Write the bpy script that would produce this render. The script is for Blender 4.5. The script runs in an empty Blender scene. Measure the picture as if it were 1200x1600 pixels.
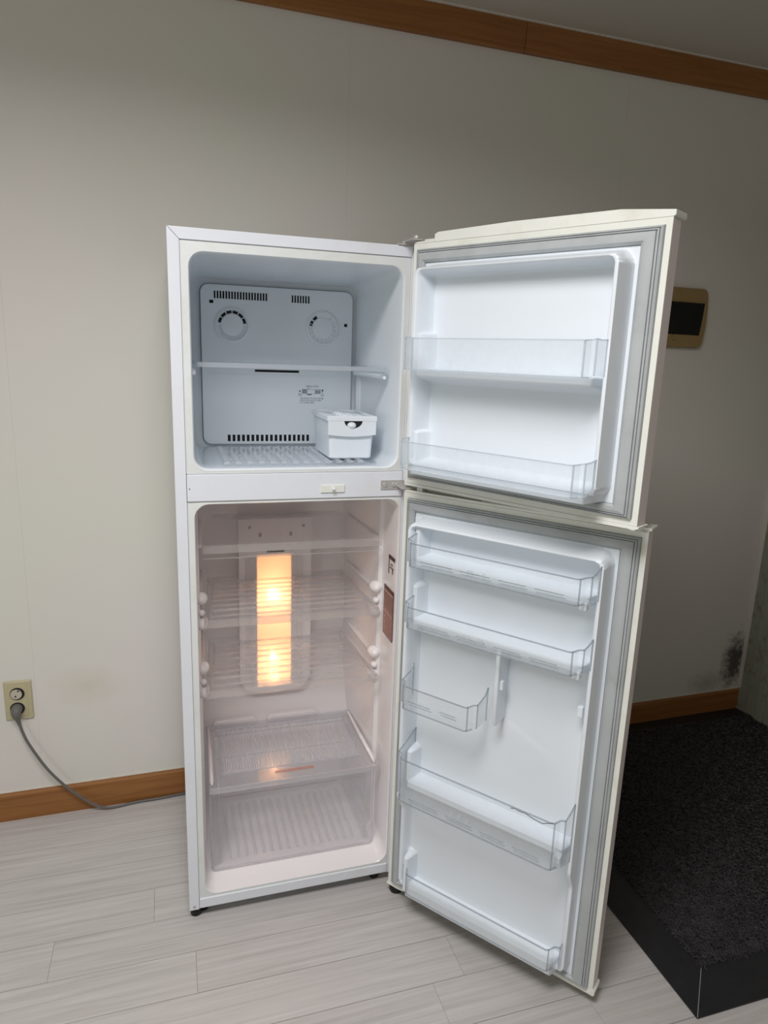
import bpy, bmesh, math, random
from mathutils import Vector, Matrix
random.seed(7)
S = bpy.context.scene
COL = S.collection
PI = math.pi

# ------------------------------------------------------------------ camera
cam_d = bpy.data.cameras.new('camera')
cam = bpy.data.objects.new('camera', cam_d)
COL.objects.link(cam)
cam.location = (-0.0034, -1.5502, 1.4315)
cam.rotation_euler = (1.3467, -0.0339, -0.2971)
cam_d.sensor_fit = 'VERTICAL'
cam_d.sensor_height = 36.0
cam_d.sensor_width = 27.0
cam_d.lens = 1069.8 * 36.0 / 1600.0
cam_d.clip_start = 0.02
S.camera = cam

# ------------------------------------------------------------------ light
world = bpy.data.worlds.new('world')
S.world = world
world.use_nodes = True
bg = world.node_tree.nodes['Background']
bg.inputs[0].default_value = (0.85, 0.93, 1.0, 1)
bg.inputs[1].default_value = 0.0


def area(name, loc, target, sx, sy, power, color):
    d = bpy.data.lights.new(name, 'AREA')
    d.shape = 'RECTANGLE'
    d.size, d.size_y, d.energy, d.color = sx, sy, power, color
    o = bpy.data.objects.new(name, d)
    COL.objects.link(o)
    o.location = loc
    o.rotation_euler = (Vector(target) - Vector(loc)).to_track_quat('-Z', 'Y').to_euler()
    return o


lamp = area('ceiling_lamp_light', (-0.24, -1.15, 2.39), (-0.24, -1.15, 0), 0.9, 0.5, 33, (1.0, 0.97, 0.965))
lamp.data.spread = math.radians(162)      # recessed diffuser
area('side_fill_light', (-2.05, -2.0, 1.35), (0.5, -0.3, 0.9), 1.3, 1.2, 11, (0.92, 1.0, 0.92))  # fill light added from the left rear; no window is built there
BULB_POWER = 0.46

S.view_settings.view_transform = 'Standard'
S.view_settings.look = 'None'
S.view_settings.gamma = 1
S.view_settings.use_curve_mapping = False
S.view_settings.exposure = 0.0
try:
    S.cycles.transparent_max_bounces = 40
    S.cycles.max_bounces = 14
    S.cycles.diffuse_bounces = 6
    S.cycles.transmission_bounces = 10
except Exception:
    pass

# ------------------------------------------------------------------ materials


def srgb(r, g, b):
    def f(c):
        c /= 255.0
        return c / 12.92 if c <= 0.04045 else ((c + 0.055) / 1.055) ** 2.4
    return (f(r), f(g), f(b), 1)


def new_mat(name):
    m = bpy.data.materials.new(name)
    m.use_nodes = True
    nt = m.node_tree
    for n in list(nt.nodes):
        nt.nodes.remove(n)
    out = nt.nodes.new('ShaderNodeOutputMaterial')
    return m, nt, out


def N(nt, kind, **kw):
    n = nt.nodes.new(kind)
    for k, v in kw.items():
        if k in n.inputs:
            n.inputs[k].default_value = v
        else:
            setattr(n, k, v)
    return n


def L(nt, a, b):
    nt.links.new(a, b)


def ramp(nt, stops):
    r = nt.nodes.new('ShaderNodeValToRGB')
    e = r.color_ramp.elements
    e[0].position, e[0].color = stops[0]
    e[1].position, e[1].color = stops[1]
    for p, c in stops[2:]:
        x = e.new(p)
        x.color = c
    return r


def paint(name, col, rough=0.4, var=0.04, scale=6.0, spec=0.5, metallic=0.0, bump=0.0, bscale=300.0, dirt=None, dscale=14.0, damt=0.5):
    """plain surface with slight procedural tone variation, optional dirt and fine relief"""
    m, nt, out = new_mat(name)
    p = N(nt, 'ShaderNodeBsdfPrincipled', Roughness=rough, Metallic=metallic)
    p.inputs['Specular IOR Level'].default_value = spec
    tc = N(nt, 'ShaderNodeTexCoord')
    ns = N(nt, 'ShaderNodeTexNoise', Scale=scale, Detail=4.0)
    L(nt, tc.outputs['Object'], ns.inputs['Vector'])
    lo = tuple(c * (1 - var) for c in col[:3]) + (1,)
    hi = tuple(min(1, c * (1 + var)) for c in col[:3]) + (1,)
    r = ramp(nt, [(0.3, lo), (0.7, hi)])
    L(nt, ns.outputs['Fac'], r.inputs[0])
    src = r.outputs[0]
    if dirt:
        n2 = N(nt, 'ShaderNodeTexNoise', Scale=dscale, Detail=6.0, Roughness=0.65)
        L(nt, tc.outputs['Object'], n2.inputs['Vector'])
        r2 = ramp(nt, [(0.52, (0, 0, 0, 1)), (0.78, (damt, damt, damt, 1))])
        L(nt, n2.outputs['Fac'], r2.inputs[0])
        mx = N(nt, 'ShaderNodeMixRGB')
        L(nt, r2.outputs[0], mx.inputs[0])
        L(nt, src, mx.inputs[1])
        mx.inputs[2].default_value = dirt
        src = mx.outputs[0]
    L(nt, src, p.inputs['Base Color'])
    if bump:
        n3 = N(nt, 'ShaderNodeTexNoise', Scale=bscale, Detail=3.0)
        L(nt, tc.outputs['Object'], n3.inputs['Vector'])
        b = N(nt, 'ShaderNodeBump', Strength=bump, Distance=0.001)
        L(nt, n3.outputs['Fac'], b.inputs['Height'])
        L(nt, b.outputs[0], p.inputs['Normal'])
    L(nt, p.outputs[0], out.inputs[0])
    return m


def clear(name, tint, haze, hazecol, rough=0.06, ior=1.45, facing=0.0, scratch=0.0):
    """thin see-through plastic: clear part + fresnel shine + a little haze"""
    m, nt, out = new_mat(name)
    tr = N(nt, 'ShaderNodeBsdfTransparent')
    tr.inputs[0].default_value = tint
    gl = N(nt, 'ShaderNodeBsdfGlossy', Roughness=rough)
    gl.inputs[0].default_value = (0.95, 0.97, 1, 1)
    df = N(nt, 'ShaderNodeBsdfDiffuse')
    df.inputs[0].default_value = hazecol
    tl = N(nt, 'ShaderNodeBsdfTranslucent')
    tl.inputs[0].default_value = hazecol
    hz = N(nt, 'ShaderNodeMixShader')
    hz.inputs[0].default_value = 0.5
    L(nt, df.outputs[0], hz.inputs[1])
    L(nt, tl.outputs[0], hz.inputs[2])
    m1 = N(nt, 'ShaderNodeMixShader')
    m1.inputs[0].default_value = haze
    L(nt, tr.outputs[0], m1.inputs[1])
    L(nt, hz.outputs[0], m1.inputs[2])
    lw = N(nt, 'ShaderNodeLayerWeight', Blend=0.5)
    mu = N(nt, 'ShaderNodeMath', operation='MULTIPLY_ADD')
    mu.inputs[1].default_value = facing
    mu.inputs[2].default_value = haze
    L(nt, lw.outputs['Facing'], mu.inputs[0])
    tc = N(nt, 'ShaderNodeTexCoord')
    ns = N(nt, 'ShaderNodeTexNoise', Scale=40.0, Detail=6.0, Roughness=0.7)
    L(nt, tc.outputs['Object'], ns.inputs['Vector'])
    r = ramp(nt, [(0.45, (0, 0, 0, 1)), (0.75, (1, 1, 1, 1))])
    L(nt, ns.outputs['Fac'], r.inputs[0])
    ma = N(nt, 'ShaderNodeMath', operation='MULTIPLY_ADD', use_clamp=True)
    ma.inputs[1].default_value = scratch
    L(nt, r.outputs[0], ma.inputs[0])
    L(nt, mu.outputs[0], ma.inputs[2])
    L(nt, ma.outputs[0], m1.inputs[0])
    f0 = ((ior - 1) / (ior + 1)) ** 2
    pw = N(nt, 'ShaderNodeMath', operation='POWER')
    pw.inputs[1].default_value = 4.0
    L(nt, lw.outputs['Facing'], pw.inputs[0])
    fr = N(nt, 'ShaderNodeMath', operation='MULTIPLY_ADD')
    fr.inputs[1].default_value = 0.75
    fr.inputs[2].default_value = f0
    L(nt, pw.outputs[0], fr.inputs[0])
    m2 = N(nt, 'ShaderNodeMixShader')
    L(nt, fr.outputs[0], m2.inputs[0])
    L(nt, m1.outputs[0], m2.inputs[1])
    L(nt, gl.outputs[0], m2.inputs[2])
    L(nt, m2.outputs[0], out.inputs[0])
    return m


def wall_mat(name, stains=False):
    m, nt, out = new_mat(name)
    p = N(nt, 'ShaderNodeBsdfPrincipled', Roughness=0.75)
    p.inputs['Specular IOR Level'].default_value = 0.25
    g = N(nt, 'ShaderNodeNewGeometry')
    # wallpaper: broad tone drift, woven relief, faint drop seams
    ns = N(nt, 'ShaderNodeTexNoise', Scale=1.3, Detail=3.0)
    L(nt, g.outputs['Position'], ns.inputs['Vector'])
    r = ramp(nt, [(0.3, srgb(217, 217, 208)), (0.7, srgb(221, 216, 213))])
    L(nt, ns.outputs['Fac'], r.inputs[0])
    src = r.outputs[0]
    sx = N(nt, 'ShaderNodeSeparateXYZ')
    L(nt, g.outputs['Position'], sx.inputs[0])
    ad = N(nt, 'ShaderNodeMath', operation='ADD')
    ad.inputs[1].default_value = 50.0 * 0.93 + 0.42
    L(nt, sx.outputs[0], ad.inputs[0])
    md = N(nt, 'ShaderNodeMath', operation='MODULO')
    md.inputs[1].default_value = 0.93
    L(nt, ad.outputs[0], md.inputs[0])
    lt = N(nt, 'ShaderNodeMath', operation='LESS_THAN')
    lt.inputs[1].default_value = 0.0022
    L(nt, md.outputs[0], lt.inputs[0])
    mx = N(nt, 'ShaderNodeMixRGB', blend_type='MULTIPLY')
    mf = N(nt, 'ShaderNodeMath', operation='MULTIPLY')
    mf.inputs[1].default_value = 0.12
    L(nt, lt.outputs[0], mf.inputs[0])
    L(nt, mf.outputs[0], mx.inputs[0])
    L(nt, src, mx.inputs[1])
    mx.inputs[2].default_value = (0.4, 0.38, 0.35, 1)
    src = mx.outputs[0]

    def blob(cx, cz, rx, rz, col, amt, nscale, lo, hi, src):
        """a stain with a ragged edge, fixed to its place on the wall"""
        cb = N(nt, 'ShaderNodeCombineXYZ')
        for i, (c, rr) in enumerate(((cx, rx), (cz, rz))):
            s1 = N(nt, 'ShaderNodeMath', operation='SUBTRACT')
            s1.inputs[1].default_value = c
            L(nt, sx.outputs[0 if i == 0 else 2], s1.inputs[0])
            d1 = N(nt, 'ShaderNodeMath', operation='DIVIDE')
            d1.inputs[1].default_value = rr
            L(nt, s1.outputs[0], d1.inputs[0])
            L(nt, d1.outputs[0], cb.inputs[i])
        ln = N(nt, 'ShaderNodeVectorMath', operation='LENGTH')
        L(nt, cb.outputs[0], ln.inputs[0])
        inv = N(nt, 'ShaderNodeMath', operation='SUBTRACT', use_clamp=True)
        inv.inputs[0].default_value = 1.0
        L(nt, ln.outputs['Value'], inv.inputs[1])
        n2 = N(nt, 'ShaderNodeTexNoise', Scale=nscale, Detail=8.0, Roughness=0.7)
        L(nt, g.outputs['Position'], n2.inputs['Vector'])
        mm = N(nt, 'ShaderNodeMath', operation='ADD')
        L(nt, inv.outputs[0], mm.inputs[0])
        L(nt, n2.outputs['Fac'], mm.inputs[1])
        rr_ = ramp(nt, [(lo, (0, 0, 0, 1)), (hi, (amt, amt, amt, 1))])
        hv = N(nt, 'ShaderNodeMath', operation='MULTIPLY')
        hv.inputs[1].default_value = 0.5
        L(nt, mm.outputs[0], hv.inputs[0])
        L(nt, hv.outputs[0], rr_.inputs[0])
        gate = N(nt, 'ShaderNodeMath', operation='GREATER_THAN')
        gate.inputs[1].default_value = 0.001
        L(nt, inv.outputs[0], gate.inputs[0])
        k0 = N(nt, 'ShaderNodeMath', operation='MULTIPLY')
        L(nt, rr_.outputs[0], k0.inputs[0])
        L(nt, gate.outputs[0], k0.inputs[1])
        k = N(nt, 'ShaderNodeMixRGB')
        L(nt, k0.outputs[0], k.inputs[0])
        L(nt, src, k.inputs[1])
        k.inputs[2].default_value = col
        return k.outputs[0]
    if stains:
        src = blob(2.25, 0.22, 0.13, 0.24, srgb(52, 50, 45), 0.9, 48.0, 0.44, 0.66, src)
        src = blob(2.12, 0.13, 0.22, 0.12, srgb(80, 78, 70), 0.4, 50.0, 0.46, 0.75, src)
        src = blob(-0.27, 0.42, 0.16, 0.10, srgb(196, 186, 160), 0.4, 7.0, 0.38, 0.85, src)
    L(nt, src, p.inputs['Base Color'])
    n3 = N(nt, 'ShaderNodeTexNoise', Scale=420.0, Detail=2.0)
    L(nt, g.outputs['Position'], n3.inputs['Vector'])
    b = N(nt, 'ShaderNodeBump', Strength=0.12, Distance=0.0006)
    L(nt, n3.outputs['Fac'], b.inputs['Height'])
    L(nt, b.outputs[0], p.inputs['Normal'])
    L(nt, p.outputs[0], out.inputs[0])
    return m


def wood_mat(name, c0, c1, c2, along='X', stretch=14.0, scale=5.0, rough=0.45, bumpy=0.15, randomise=0.0, specks=False):
    m, nt, out = new_mat(name)
    p = N(nt, 'ShaderNodeBsdfPrincipled', Roughness=rough)
    p.inputs['Specular IOR Level'].default_value = 0.35
    g = N(nt, 'ShaderNodeNewGeometry')
    oi = N(nt, 'ShaderNodeObjectInfo')
    mp = N(nt, 'ShaderNodeMapping')
    sc = {'X': (1.0, stretch, stretch), 'Y': (stretch, 1.0, stretch)}[along]
    mp.inputs['Scale'].default_value = sc
    ofs = N(nt, 'ShaderNodeVectorMath', operation='SCALE')
    ofs.inputs[0].default_value = (13.0, 7.0, 3.0)
    L(nt, oi.outputs['Random'], ofs.inputs['Scale'])
    av = N(nt, 'ShaderNodeVectorMath', operation='ADD')
    L(nt, g.outputs['Position'], av.inputs[0])
    L(nt, ofs.outputs[0], av.inputs[1])
    L(nt, av.outputs[0], mp.inputs['Vector'])
    n1 = N(nt, 'ShaderNodeTexNoise', Scale=scale, Detail=7.0, Roughness=0.62, Distortion=0.6)
    L(nt, mp.outputs[0], n1.inputs['Vector'])
    r = ramp(nt, [(0.28, c0), (0.72, c2), (0.5, c1)])
    L(nt, n1.outputs['Fac'], r.inputs[0])
    src = r.outputs[0]
    if randomise:
        hs = N(nt, 'ShaderNodeHueSaturation')
        ma = N(nt, 'ShaderNodeMath', operation='MULTIPLY_ADD')
        ma.inputs[1].default_value = randomise
        ma.inputs[2].default_value = 1 - randomise / 2
        L(nt, oi.outputs['Random'], ma.inputs[0])
        L(nt, ma.outputs[0], hs.inputs['Value'])
        L(nt, src, hs.inputs['Color'])
        src = hs.outputs[0]
    if specks:      # crumbs and scuffs trodden into the floor
        vo = N(nt, 'ShaderNodeTexVoronoi', Scale=6.5)
        L(nt, g.outputs['Position'], vo.inputs['Vector'])
        l1 = N(nt, 'ShaderNodeMath', operation='LESS_THAN')
        l1.inputs[1].default_value = 0.016
        L(nt, vo.outputs['Distance'], l1.inputs[0])
        sc_ = N(nt, 'ShaderNodeSeparateColor')
        L(nt, vo.outputs['Color'], sc_.inputs[0])
        l2 = N(nt, 'ShaderNodeMath', operation='GREATER_THAN')
        l2.inputs[1].default_value = 0.45
        L(nt, sc_.outputs[0], l2.inputs[0])
        mm = N(nt, 'ShaderNodeMath', operation='MULTIPLY')
        L(nt, l1.outputs[0], mm.inputs[0])
        L(nt, l2.outputs[0], mm.inputs[1])
        mx = N(nt, 'ShaderNodeMixRGB')
        L(nt, mm.outputs[0], mx.inputs[0])
        L(nt, src, mx.inputs[1])
        mx.inputs[2].default_value = srgb(84, 76, 68)
        src = mx.outputs[0]
    L(nt, src, p.inputs['Base Color'])
    b = N(nt, 'ShaderNodeBump', Strength=bumpy, Distance=0.0008)
    L(nt, n1.outputs['Fac'], b.inputs['Height'])
    L(nt, b.outputs[0], p.inputs['Normal'])
    L(nt, p.outputs[0], out.inputs[0])
    return m


def emit_mat(name, col, strength):
    m, nt, out = new_mat(name)
    e = N(nt, 'ShaderNodeEmission', Strength=strength)
    e.inputs[0].default_value = col
    L(nt, e.outputs[0], out.inputs[0])
    return m


MT = {}
MT['wall'] = wall_mat('wallpaper', True)
MT['wall2'] = wall_mat('wallpaper_plain')
MT['ceiling'] = paint('ceiling_paper', srgb(205, 200, 192), 0.8, 0.02, 2, 0.2, bump=0.1)
MT['plank'] = wood_mat('pale_ash_plank', srgb(174, 170, 168), srgb(190, 186, 184), srgb(201, 198, 197), 'X', 30, 2.6, 0.40, 0.1, 0.05, specks=True)
MT['floor_gap'] = paint('plank_joint', srgb(120, 113, 108), 0.8)
MT['brown'] = wood_mat('brown_trim_wood', srgb(132, 86, 46), srgb(146, 98, 54), srgb(157, 108, 62), 'X', 20, 3, 0.4, 0.06)
MT['steel'] = paint('white_painted_steel', srgb(228, 232, 240), 0.32, 0.012, 4, 0.5, dirt=srgb(205, 200, 186), dscale=9, damt=0.25)
MT['liner'] = paint('white_moulded_plastic', srgb(228, 235, 242), 0.28, 0.012, 5, 0.5)
MT['freezer'] = paint('white_freezer_plastic', srgb(232, 238, 243), 0.3, 0.012, 5, 0.5, dirt=srgb(214, 221, 228), dscale=12, damt=0.25)
MT['cavity'] = paint('white_fridge_plastic', srgb(235, 231, 232), 0.13, 0.012, 5, 0.55)
MT['flange'] = paint('aged_white_plastic', srgb(224, 228, 228), 0.35, 0.02, 8, 0.5, dirt=srgb(190, 184, 150), dscale=7, damt=0.35)
MT['cream'] = paint('cream_aged_plastic', srgb(232, 234, 227), 0.4, 0.02, 10, 0.4, dirt=srgb(200, 190, 160), dscale=16, damt=0.3)
MT['gasket'] = paint('grey_rubber_gasket', srgb(174, 179, 181), 0.5, 0.05, 9, 0.35, dirt=srgb(140, 142, 142), dscale=11, damt=0.5)
MT['line'] = paint('dark_seam', srgb(92, 86, 90), 0.7)
MT['black'] = paint('black_plastic', srgb(14, 14, 16), 0.5, 0.1)
MT['void'] = paint('dark_slot', srgb(22, 22, 26), 0.8, 0.1)
MT['rubber'] = paint('black_rubber', srgb(26, 26, 28), 0.55, 0.1, 20, 0.4, bump=0.2)
MT['mat_border'] = paint('black_rubber_border', srgb(34, 34, 37), 0.45, 0.12, 14, 0.45, bump=0.25, bscale=220, dirt=srgb(60, 58, 58), dscale=30, damt=0.3)
MT['mat_base'] = paint('dark_mat_backing', srgb(22, 21, 22), 0.9, 0.2, 60)
MT['mat_loop'] = paint('black_vinyl_loop', srgb(58, 56, 58), 0.4, 0.3, 30, 0.5)
MT['metal'] = paint('grey_zinc_metal', srgb(202, 199, 196), 0.35, 0.06, 30, 0.5, metallic=0.45)
MT['beige'] = paint('beige_plastic', srgb(186, 178, 146), 0.45, 0.03, 30, 0.4)
MT['socket'] = paint('pale_socket_plastic', srgb(188, 182, 166), 0.4, 0.05, 60, 0.4)
MT['tan'] = paint('tan_plastic', srgb(152, 128, 86), 0.5, 0.03, 20, 0.4)
MT['smoked'] = paint('smoked_black_window', srgb(7, 7, 9), 0.25, 0.1, 20, 0.5)
MT['cord'] = paint('grey_vinyl_cord', srgb(104, 102, 100), 0.5, 0.05, 40, 0.4)
MT['jamb'] = paint('grimy_grey_paint', srgb(150, 152, 138), 0.6, 0.06, 10, 0.3, dirt=srgb(62, 58, 48), dscale=18, damt=0.85)
MT['paper_edge'] = paint('torn_paper_edge', srgb(214, 208, 198), 0.8, 0.05, 40)
MT['white'] = paint('white_ice_box_plastic', srgb(226, 233, 241), 0.35, 0.01, 8, 0.5)
MT['label_bg'] = paint('rose_brown_label', srgb(178, 138, 130), 0.4, 0.04, 40)
MT['label_ink'] = paint('dark_brown_ink', srgb(78, 46, 44), 0.5, 0.04, 40)
MT['grey_ink'] = paint('grey_ink', srgb(96, 106, 120), 0.6, 0.04, 40)
MT['grey_box'] = paint('grey_print', srgb(150, 160, 166), 0.6, 0.04, 40)
MT['dial'] = paint('frosted_dial', srgb(206, 216, 222), 0.4, 0.02, 20)
MT['clear'] = clear('clear_plastic', (0.985, 0.99, 0.99, 1), 0.025, (0.86, 0.89, 0.92, 1), 0.06, 1.45, 0.10, 0.03)
MT['edge'] = clear('clear_plastic_edge', (0.74, 0.76, 0.78, 1), 0.16, (0.84, 0.87, 0.9, 1), 0.12, 1.7)
MT['milky'] = clear('milky_plastic', (0.97, 0.98, 0.985, 1), 0.13, (0.9, 0.92, 0.94, 1), 0.15, 1.45, 0.12, 0.04)
MT['milky_edge'] = clear('milky_plastic_edge', (0.88, 0.9, 0.92, 1), 0.4, (0.86, 0.9, 0.93, 1), 0.2, 1.6)
MT['shelf'] = clear('clear_shelf_plastic', (0.992, 0.99, 0.99, 1), 0.022, (0.92, 0.9, 0.9, 1), 0.1, 1.45, 0.05, 0.02)
MT['shelf_edge'] = clear('clear_shelf_rib', (0.95, 0.94, 0.94, 1), 0.22, (0.92, 0.9, 0.9, 1), 0.1, 1.7)
MT['drawer'] = clear('clear_drawer_plastic', (0.992, 0.992, 0.994, 1), 0.025, (0.92, 0.92, 0.94, 1), 0.08, 1.45, 0.05, 0.03)
MT['lid'] = clear('clear_lid_plastic', (0.985, 0.985, 0.987, 1), 0.10, (0.92, 0.91, 0.92, 1), 0.1, 1.45, 0.08, 0.04)
MT['white_rib'] = clear('pale_plastic_rib', (0.97, 0.97, 0.98, 1), 0.40, (0.96, 0.96, 0.97, 1), 0.15, 1.5)
MT['stain'] = paint('brown_stained_plastic', srgb(150, 132, 98), 0.6, 0.1, 30, 0.3)
MT['drawer_edge'] = clear('clear_drawer_edge', (0.94, 0.94, 0.95, 1), 0.30, (0.9, 0.9, 0.92, 1), 0.12, 1.7)
MT['lens'] = clear('lamp_lens', (1.0, 0.93, 0.85, 1), 0.62, (0.98, 0.9, 0.82, 1), 0.2, 1.4)
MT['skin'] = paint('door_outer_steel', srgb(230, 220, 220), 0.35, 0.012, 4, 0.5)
MT['bulb'] = emit_mat('bulb_glow', (1.0, 0.62, 0.30, 1), 45)

# ------------------------------------------------------------------ mesh helper


class MB:
    def __init__(s, f=None):
        s.bm = bmesh.new()
        s.f = f or (lambda x, y, z: (x, y, z))
        s.mi = 0

    def v(s, p):
        return s.bm.verts.new(s.f(*p))

    def face(s, vs):
        try:
            fc = s.bm.faces.new(vs)
            fc.material_index = s.mi
            return fc
        except ValueError:
            return None

    def box(s, x0, x1, y0, y1, z0, z1):
        q = [s.v((x, y, z)) for z in (z0, z1) for y in (y0, y1) for x in (x0, x1)]
        for i in ((0, 2, 3, 1), (4, 5, 7, 6), (0, 1, 5, 4), (2, 6, 7, 3), (0, 4, 6, 2), (1, 3, 7, 5)):
            s.face([q[k] for k in i])

    def prism(s, pts, ax, a0, a1):
        """polygon pts extruded along axis ax from a0 to a1; pts are the other two coords in order"""
        def mk(p, a):
            if ax == 'x':
                return (a, p[0], p[1])
            if ax == 'y':
                return (p[0], a, p[1])
            return (p[0], p[1], a)
        A = [s.v(mk(p, a0)) for p in pts]
        B = [s.v(mk(p, a1)) for p in pts]
        n = len(pts)
        s.face(A[::-1])
        s.face(B)
        for i in range(n):
            s.face([A[i], A[(i + 1) % n], B[(i + 1) % n], B[i]])

    def loft(s, rings, cap0=False, cap1=False, closed=True):
        R = [[s.v(p) for p in r] for r in rings]
        n = len(R[0])
        for a, b in zip(R, R[1:]):
            for i in range(n if closed else n - 1):
                j = (i + 1) % n
                s.face([a[i], a[j], b[j], b[i]])
        if cap0:
            s.face(R[0][::-1])
        if cap1:
            s.face(R[-1])

    def tube(s, path, r, n=10, caps=True):
        P = [Vector(p) for p in path]
        rings = []
        up = None
        for i, p in enumerate(P):
            d = (P[min(i + 1, len(P) - 1)] - P[max(i - 1, 0)]).normalized()
            if up is None:
                up = Vector((0, 0, 1)) if abs(d.z) < 0.9 else Vector((1, 0, 0))
            a = d.cross(up).normalized()
            up = a.cross(d).normalized()
            rr = r[i] if isinstance(r, (list, tuple)) else r
            rings.append([tuple(p + a * rr * math.cos(2 * PI * k / n) + up * rr * math.sin(2 * PI * k / n)) for k in range(n)])
        s.loft(rings, caps, caps)

    def disc(s, c, prof, ax='y', n=32):
        """lathe: prof = [(radius, height along ax)]"""
        rings = []
        for r, h in prof:
            ring = []
            for k in range(n):
                a = 2 * PI * k / n
                ca, sa = r * math.cos(a), r * math.sin(a)
                ring.append({'y': (c[0] + ca, c[1] + h, c[2] + sa), 'z': (c[0] + ca, c[1] + sa, c[2] + h), 'x': (c[0] + h, c[1] + ca, c[2] + sa)}[ax])
            rings.append(ring)
        s.loft(rings, True, True)

    def ribbon(s, path, zb, zt, th):
        """upright wall following a plan polyline; zb / zt per vertex"""
        n = len(path)
        P = [Vector(p) for p in path]
        offs = []
        for i in range(n):
            d0 = (P[i] - P[max(i - 1, 0)])
            d1 = (P[min(i + 1, n - 1)] - P[i])
            d0 = d0.normalized() if d0.length > 0 else d1.normalized()
            d1 = d1.normalized() if d1.length > 0 else d0
            n0, n1 = Vector((-d0.y, d0.x)), Vector((-d1.y, d1.x))
            m = (n0 + n1).normalized()
            offs.append(m * (th / 2 / max(0.4, m.dot(n0))))
        rings = []
        for i in range(n):
            a, b = P[i] + offs[i], P[i] - offs[i]
            rings.append([(a.x, a.y, zb[i]), (b.x, b.y, zb[i]), (b.x, b.y, zt[i]), (a.x, a.y, zt[i])])
        s.loft(rings, True, True)

    def frame(s, outer, inner, prof, plane):
        """mitred frame: prof = [(0..1 from outer to inner rect, height)], plane(a, b, h) -> coords"""
        def rect(k):
            o, i = outer, inner
            q = [o[j] + (i[j] - o[j]) * k for j in range(4)]
            return [(q[0], q[2]), (q[1], q[2]), (q[1], q[3]), (q[0], q[3])]
        R = [[s.v(plane(a, b, h)) for a, b in rect(k)] for k, h in prof]
        for a, b in zip(R, R[1:]):
            for i in range(4):
                j = (i + 1) % 4
                s.face([a[i], a[j], b[j], b[i]])


BASE = {}


def obj(name, mb, mats, parent=None, smooth=30, bevel=0.0, seg=2, recalc=True, label=None, kind=None):
    bm = mb.bm
    if recalc:
        bmesh.ops.recalc_face_normals(bm, faces=bm.faces)
    xs = [v.co for v in bm.verts]
    c = Vector(((min(p.x for p in xs) + max(p.x for p in xs)) / 2, (min(p.y for p in xs) + max(p.y for p in xs)) / 2, min(p.z for p in xs)))
    for v in bm.verts:
        v.co -= c
    me = bpy.data.meshes.new(name)
    bm.to_mesh(me)
    bm.free()
    o = bpy.data.objects.new(name, me)
    for m in (mats if isinstance(mats, (list, tuple)) else [mats]):
        me.materials.append(MT[m])
    COL.objects.link(o)
    BASE[o.name] = c.copy()
    if parent:
        o.parent = parent
        o.location = c - BASE[parent.name]
    else:
        o.location = c
    if smooth:
        for p in me.polygons:
            p.use_smooth = True
        me.set_sharp_from_angle(angle=math.radians(smooth))
    if bevel:
        b = o.modifiers.new('bevel', 'BEVEL')
        b.width, b.segments, b.limit_method, b.angle_limit = bevel, seg, 'ANGLE', math.radians(40)
        b.harden_normals = True
    if label:
        o['label'] = label
    if kind:
        o['kind'] = kind
    return o


def thing(name, loc, label, cat):
    o = bpy.data.objects.new(name, None)
    o.empty_display_size = 0.05
    COL.objects.link(o)
    o.location = loc
    BASE[o.name] = Vector(loc)
    o['label'], o['category'] = label, cat
    return o


def tag(o, label, cat):
    o['label'], o['category'] = label, cat
    return o


def rrect(x0, x1, z0, z1, r, n=6):
    pts = []
    for cx, cz, a0 in ((x1 - r, z1 - r, 0), (x0 + r, z1 - r, 90), (x0 + r, z0 + r, 180), (x1 - r, z0 + r, 270)):
        for k in range(n + 1):
            a = math.radians(a0 + 90.0 * k / n)
            pts.append((cx + r * math.cos(a), cz + r * math.sin(a)))
    return pts


def sstep(a, b, x):
    if a == b:
        return float(x >= b)
    t = min(1.0, max(0.0, (x - a) / (b - a)))
    return t * t * (3 - 2 * t)


# ------------------------------------------------------------------ room shell
W, H, D = 0.536, 1.675, 0.52
YW = 0.5502


def wf(x, y, z):                      # the back wall is a hair out of square with the fridge
    return (x, y + 0.0123 * x, z)


CEIL = 2.418
b = MB()
b.box(-2.2, 2.29, -3.4, 0.75, -0.06, -0.006)
floor = obj('floor', b, 'floor_gap', smooth=0, kind='structure')
# planks
PITCH = 0.1178
known = {0: -0.088, -2: 0.011, -1: -0.32, -3: -0.30, 1: -0.60}
jt = {-2: 0.011}
for k in range(-22, 5):
    y0 = 0.019 + PITCH * k
    y1 = y0 + PITCH
    if y0 > 0.57:
        continue
    y1 = min(y1, 0.60)
    ln = 0.92
    j0 = known.get(k, random.uniform(-0.9, 0))
    x = j0 - math.ceil((j0 + 2.19) / ln) * ln
    while x < 2.28:
        xa, xb = max(x, -2.19), min(x + ln, 2.285)
        if xb - xa > 0.02:
            b = MB()
            b.box(xa + 0.0003, xb - 0.0003, y0 + 0.0006, y1 - 0.0006, -0.006, 0.0)
            obj('plank', b, 'plank', floor, smooth=0)
        x += ln

b = MB(wf)
b.box(-2.2, 2.30, YW, YW + 0.1, 0, CEIL + 0.02)
obj('wall_back', b, 'wall', smooth=0, kind='structure')
b = MB()
b.box(-2.3, -2.2, -3.4, 0.62, 0, CEIL + 0.02)
obj('wall_left', b, 'wall2', smooth=0, kind='structure')
b = MB()
b.box(2.29, 2.39, -3.4, 0.66, 0, CEIL + 0.02)
obj('wall_right', b, 'wall2', smooth=0, kind='structure')
b = MB()
b.box(-2.3, 2.39, -3.5, -3.4, 0, CEIL + 0.02)
obj('wall_front', b, 'wall2', smooth=0, kind='structure')
b = MB()
b.box(-2.3, 2.39, -3.5, 0.66, CEIL, CEIL + 0.06)
obj('ceiling', b, 'ceiling', smooth=0, kind='structure')

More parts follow.
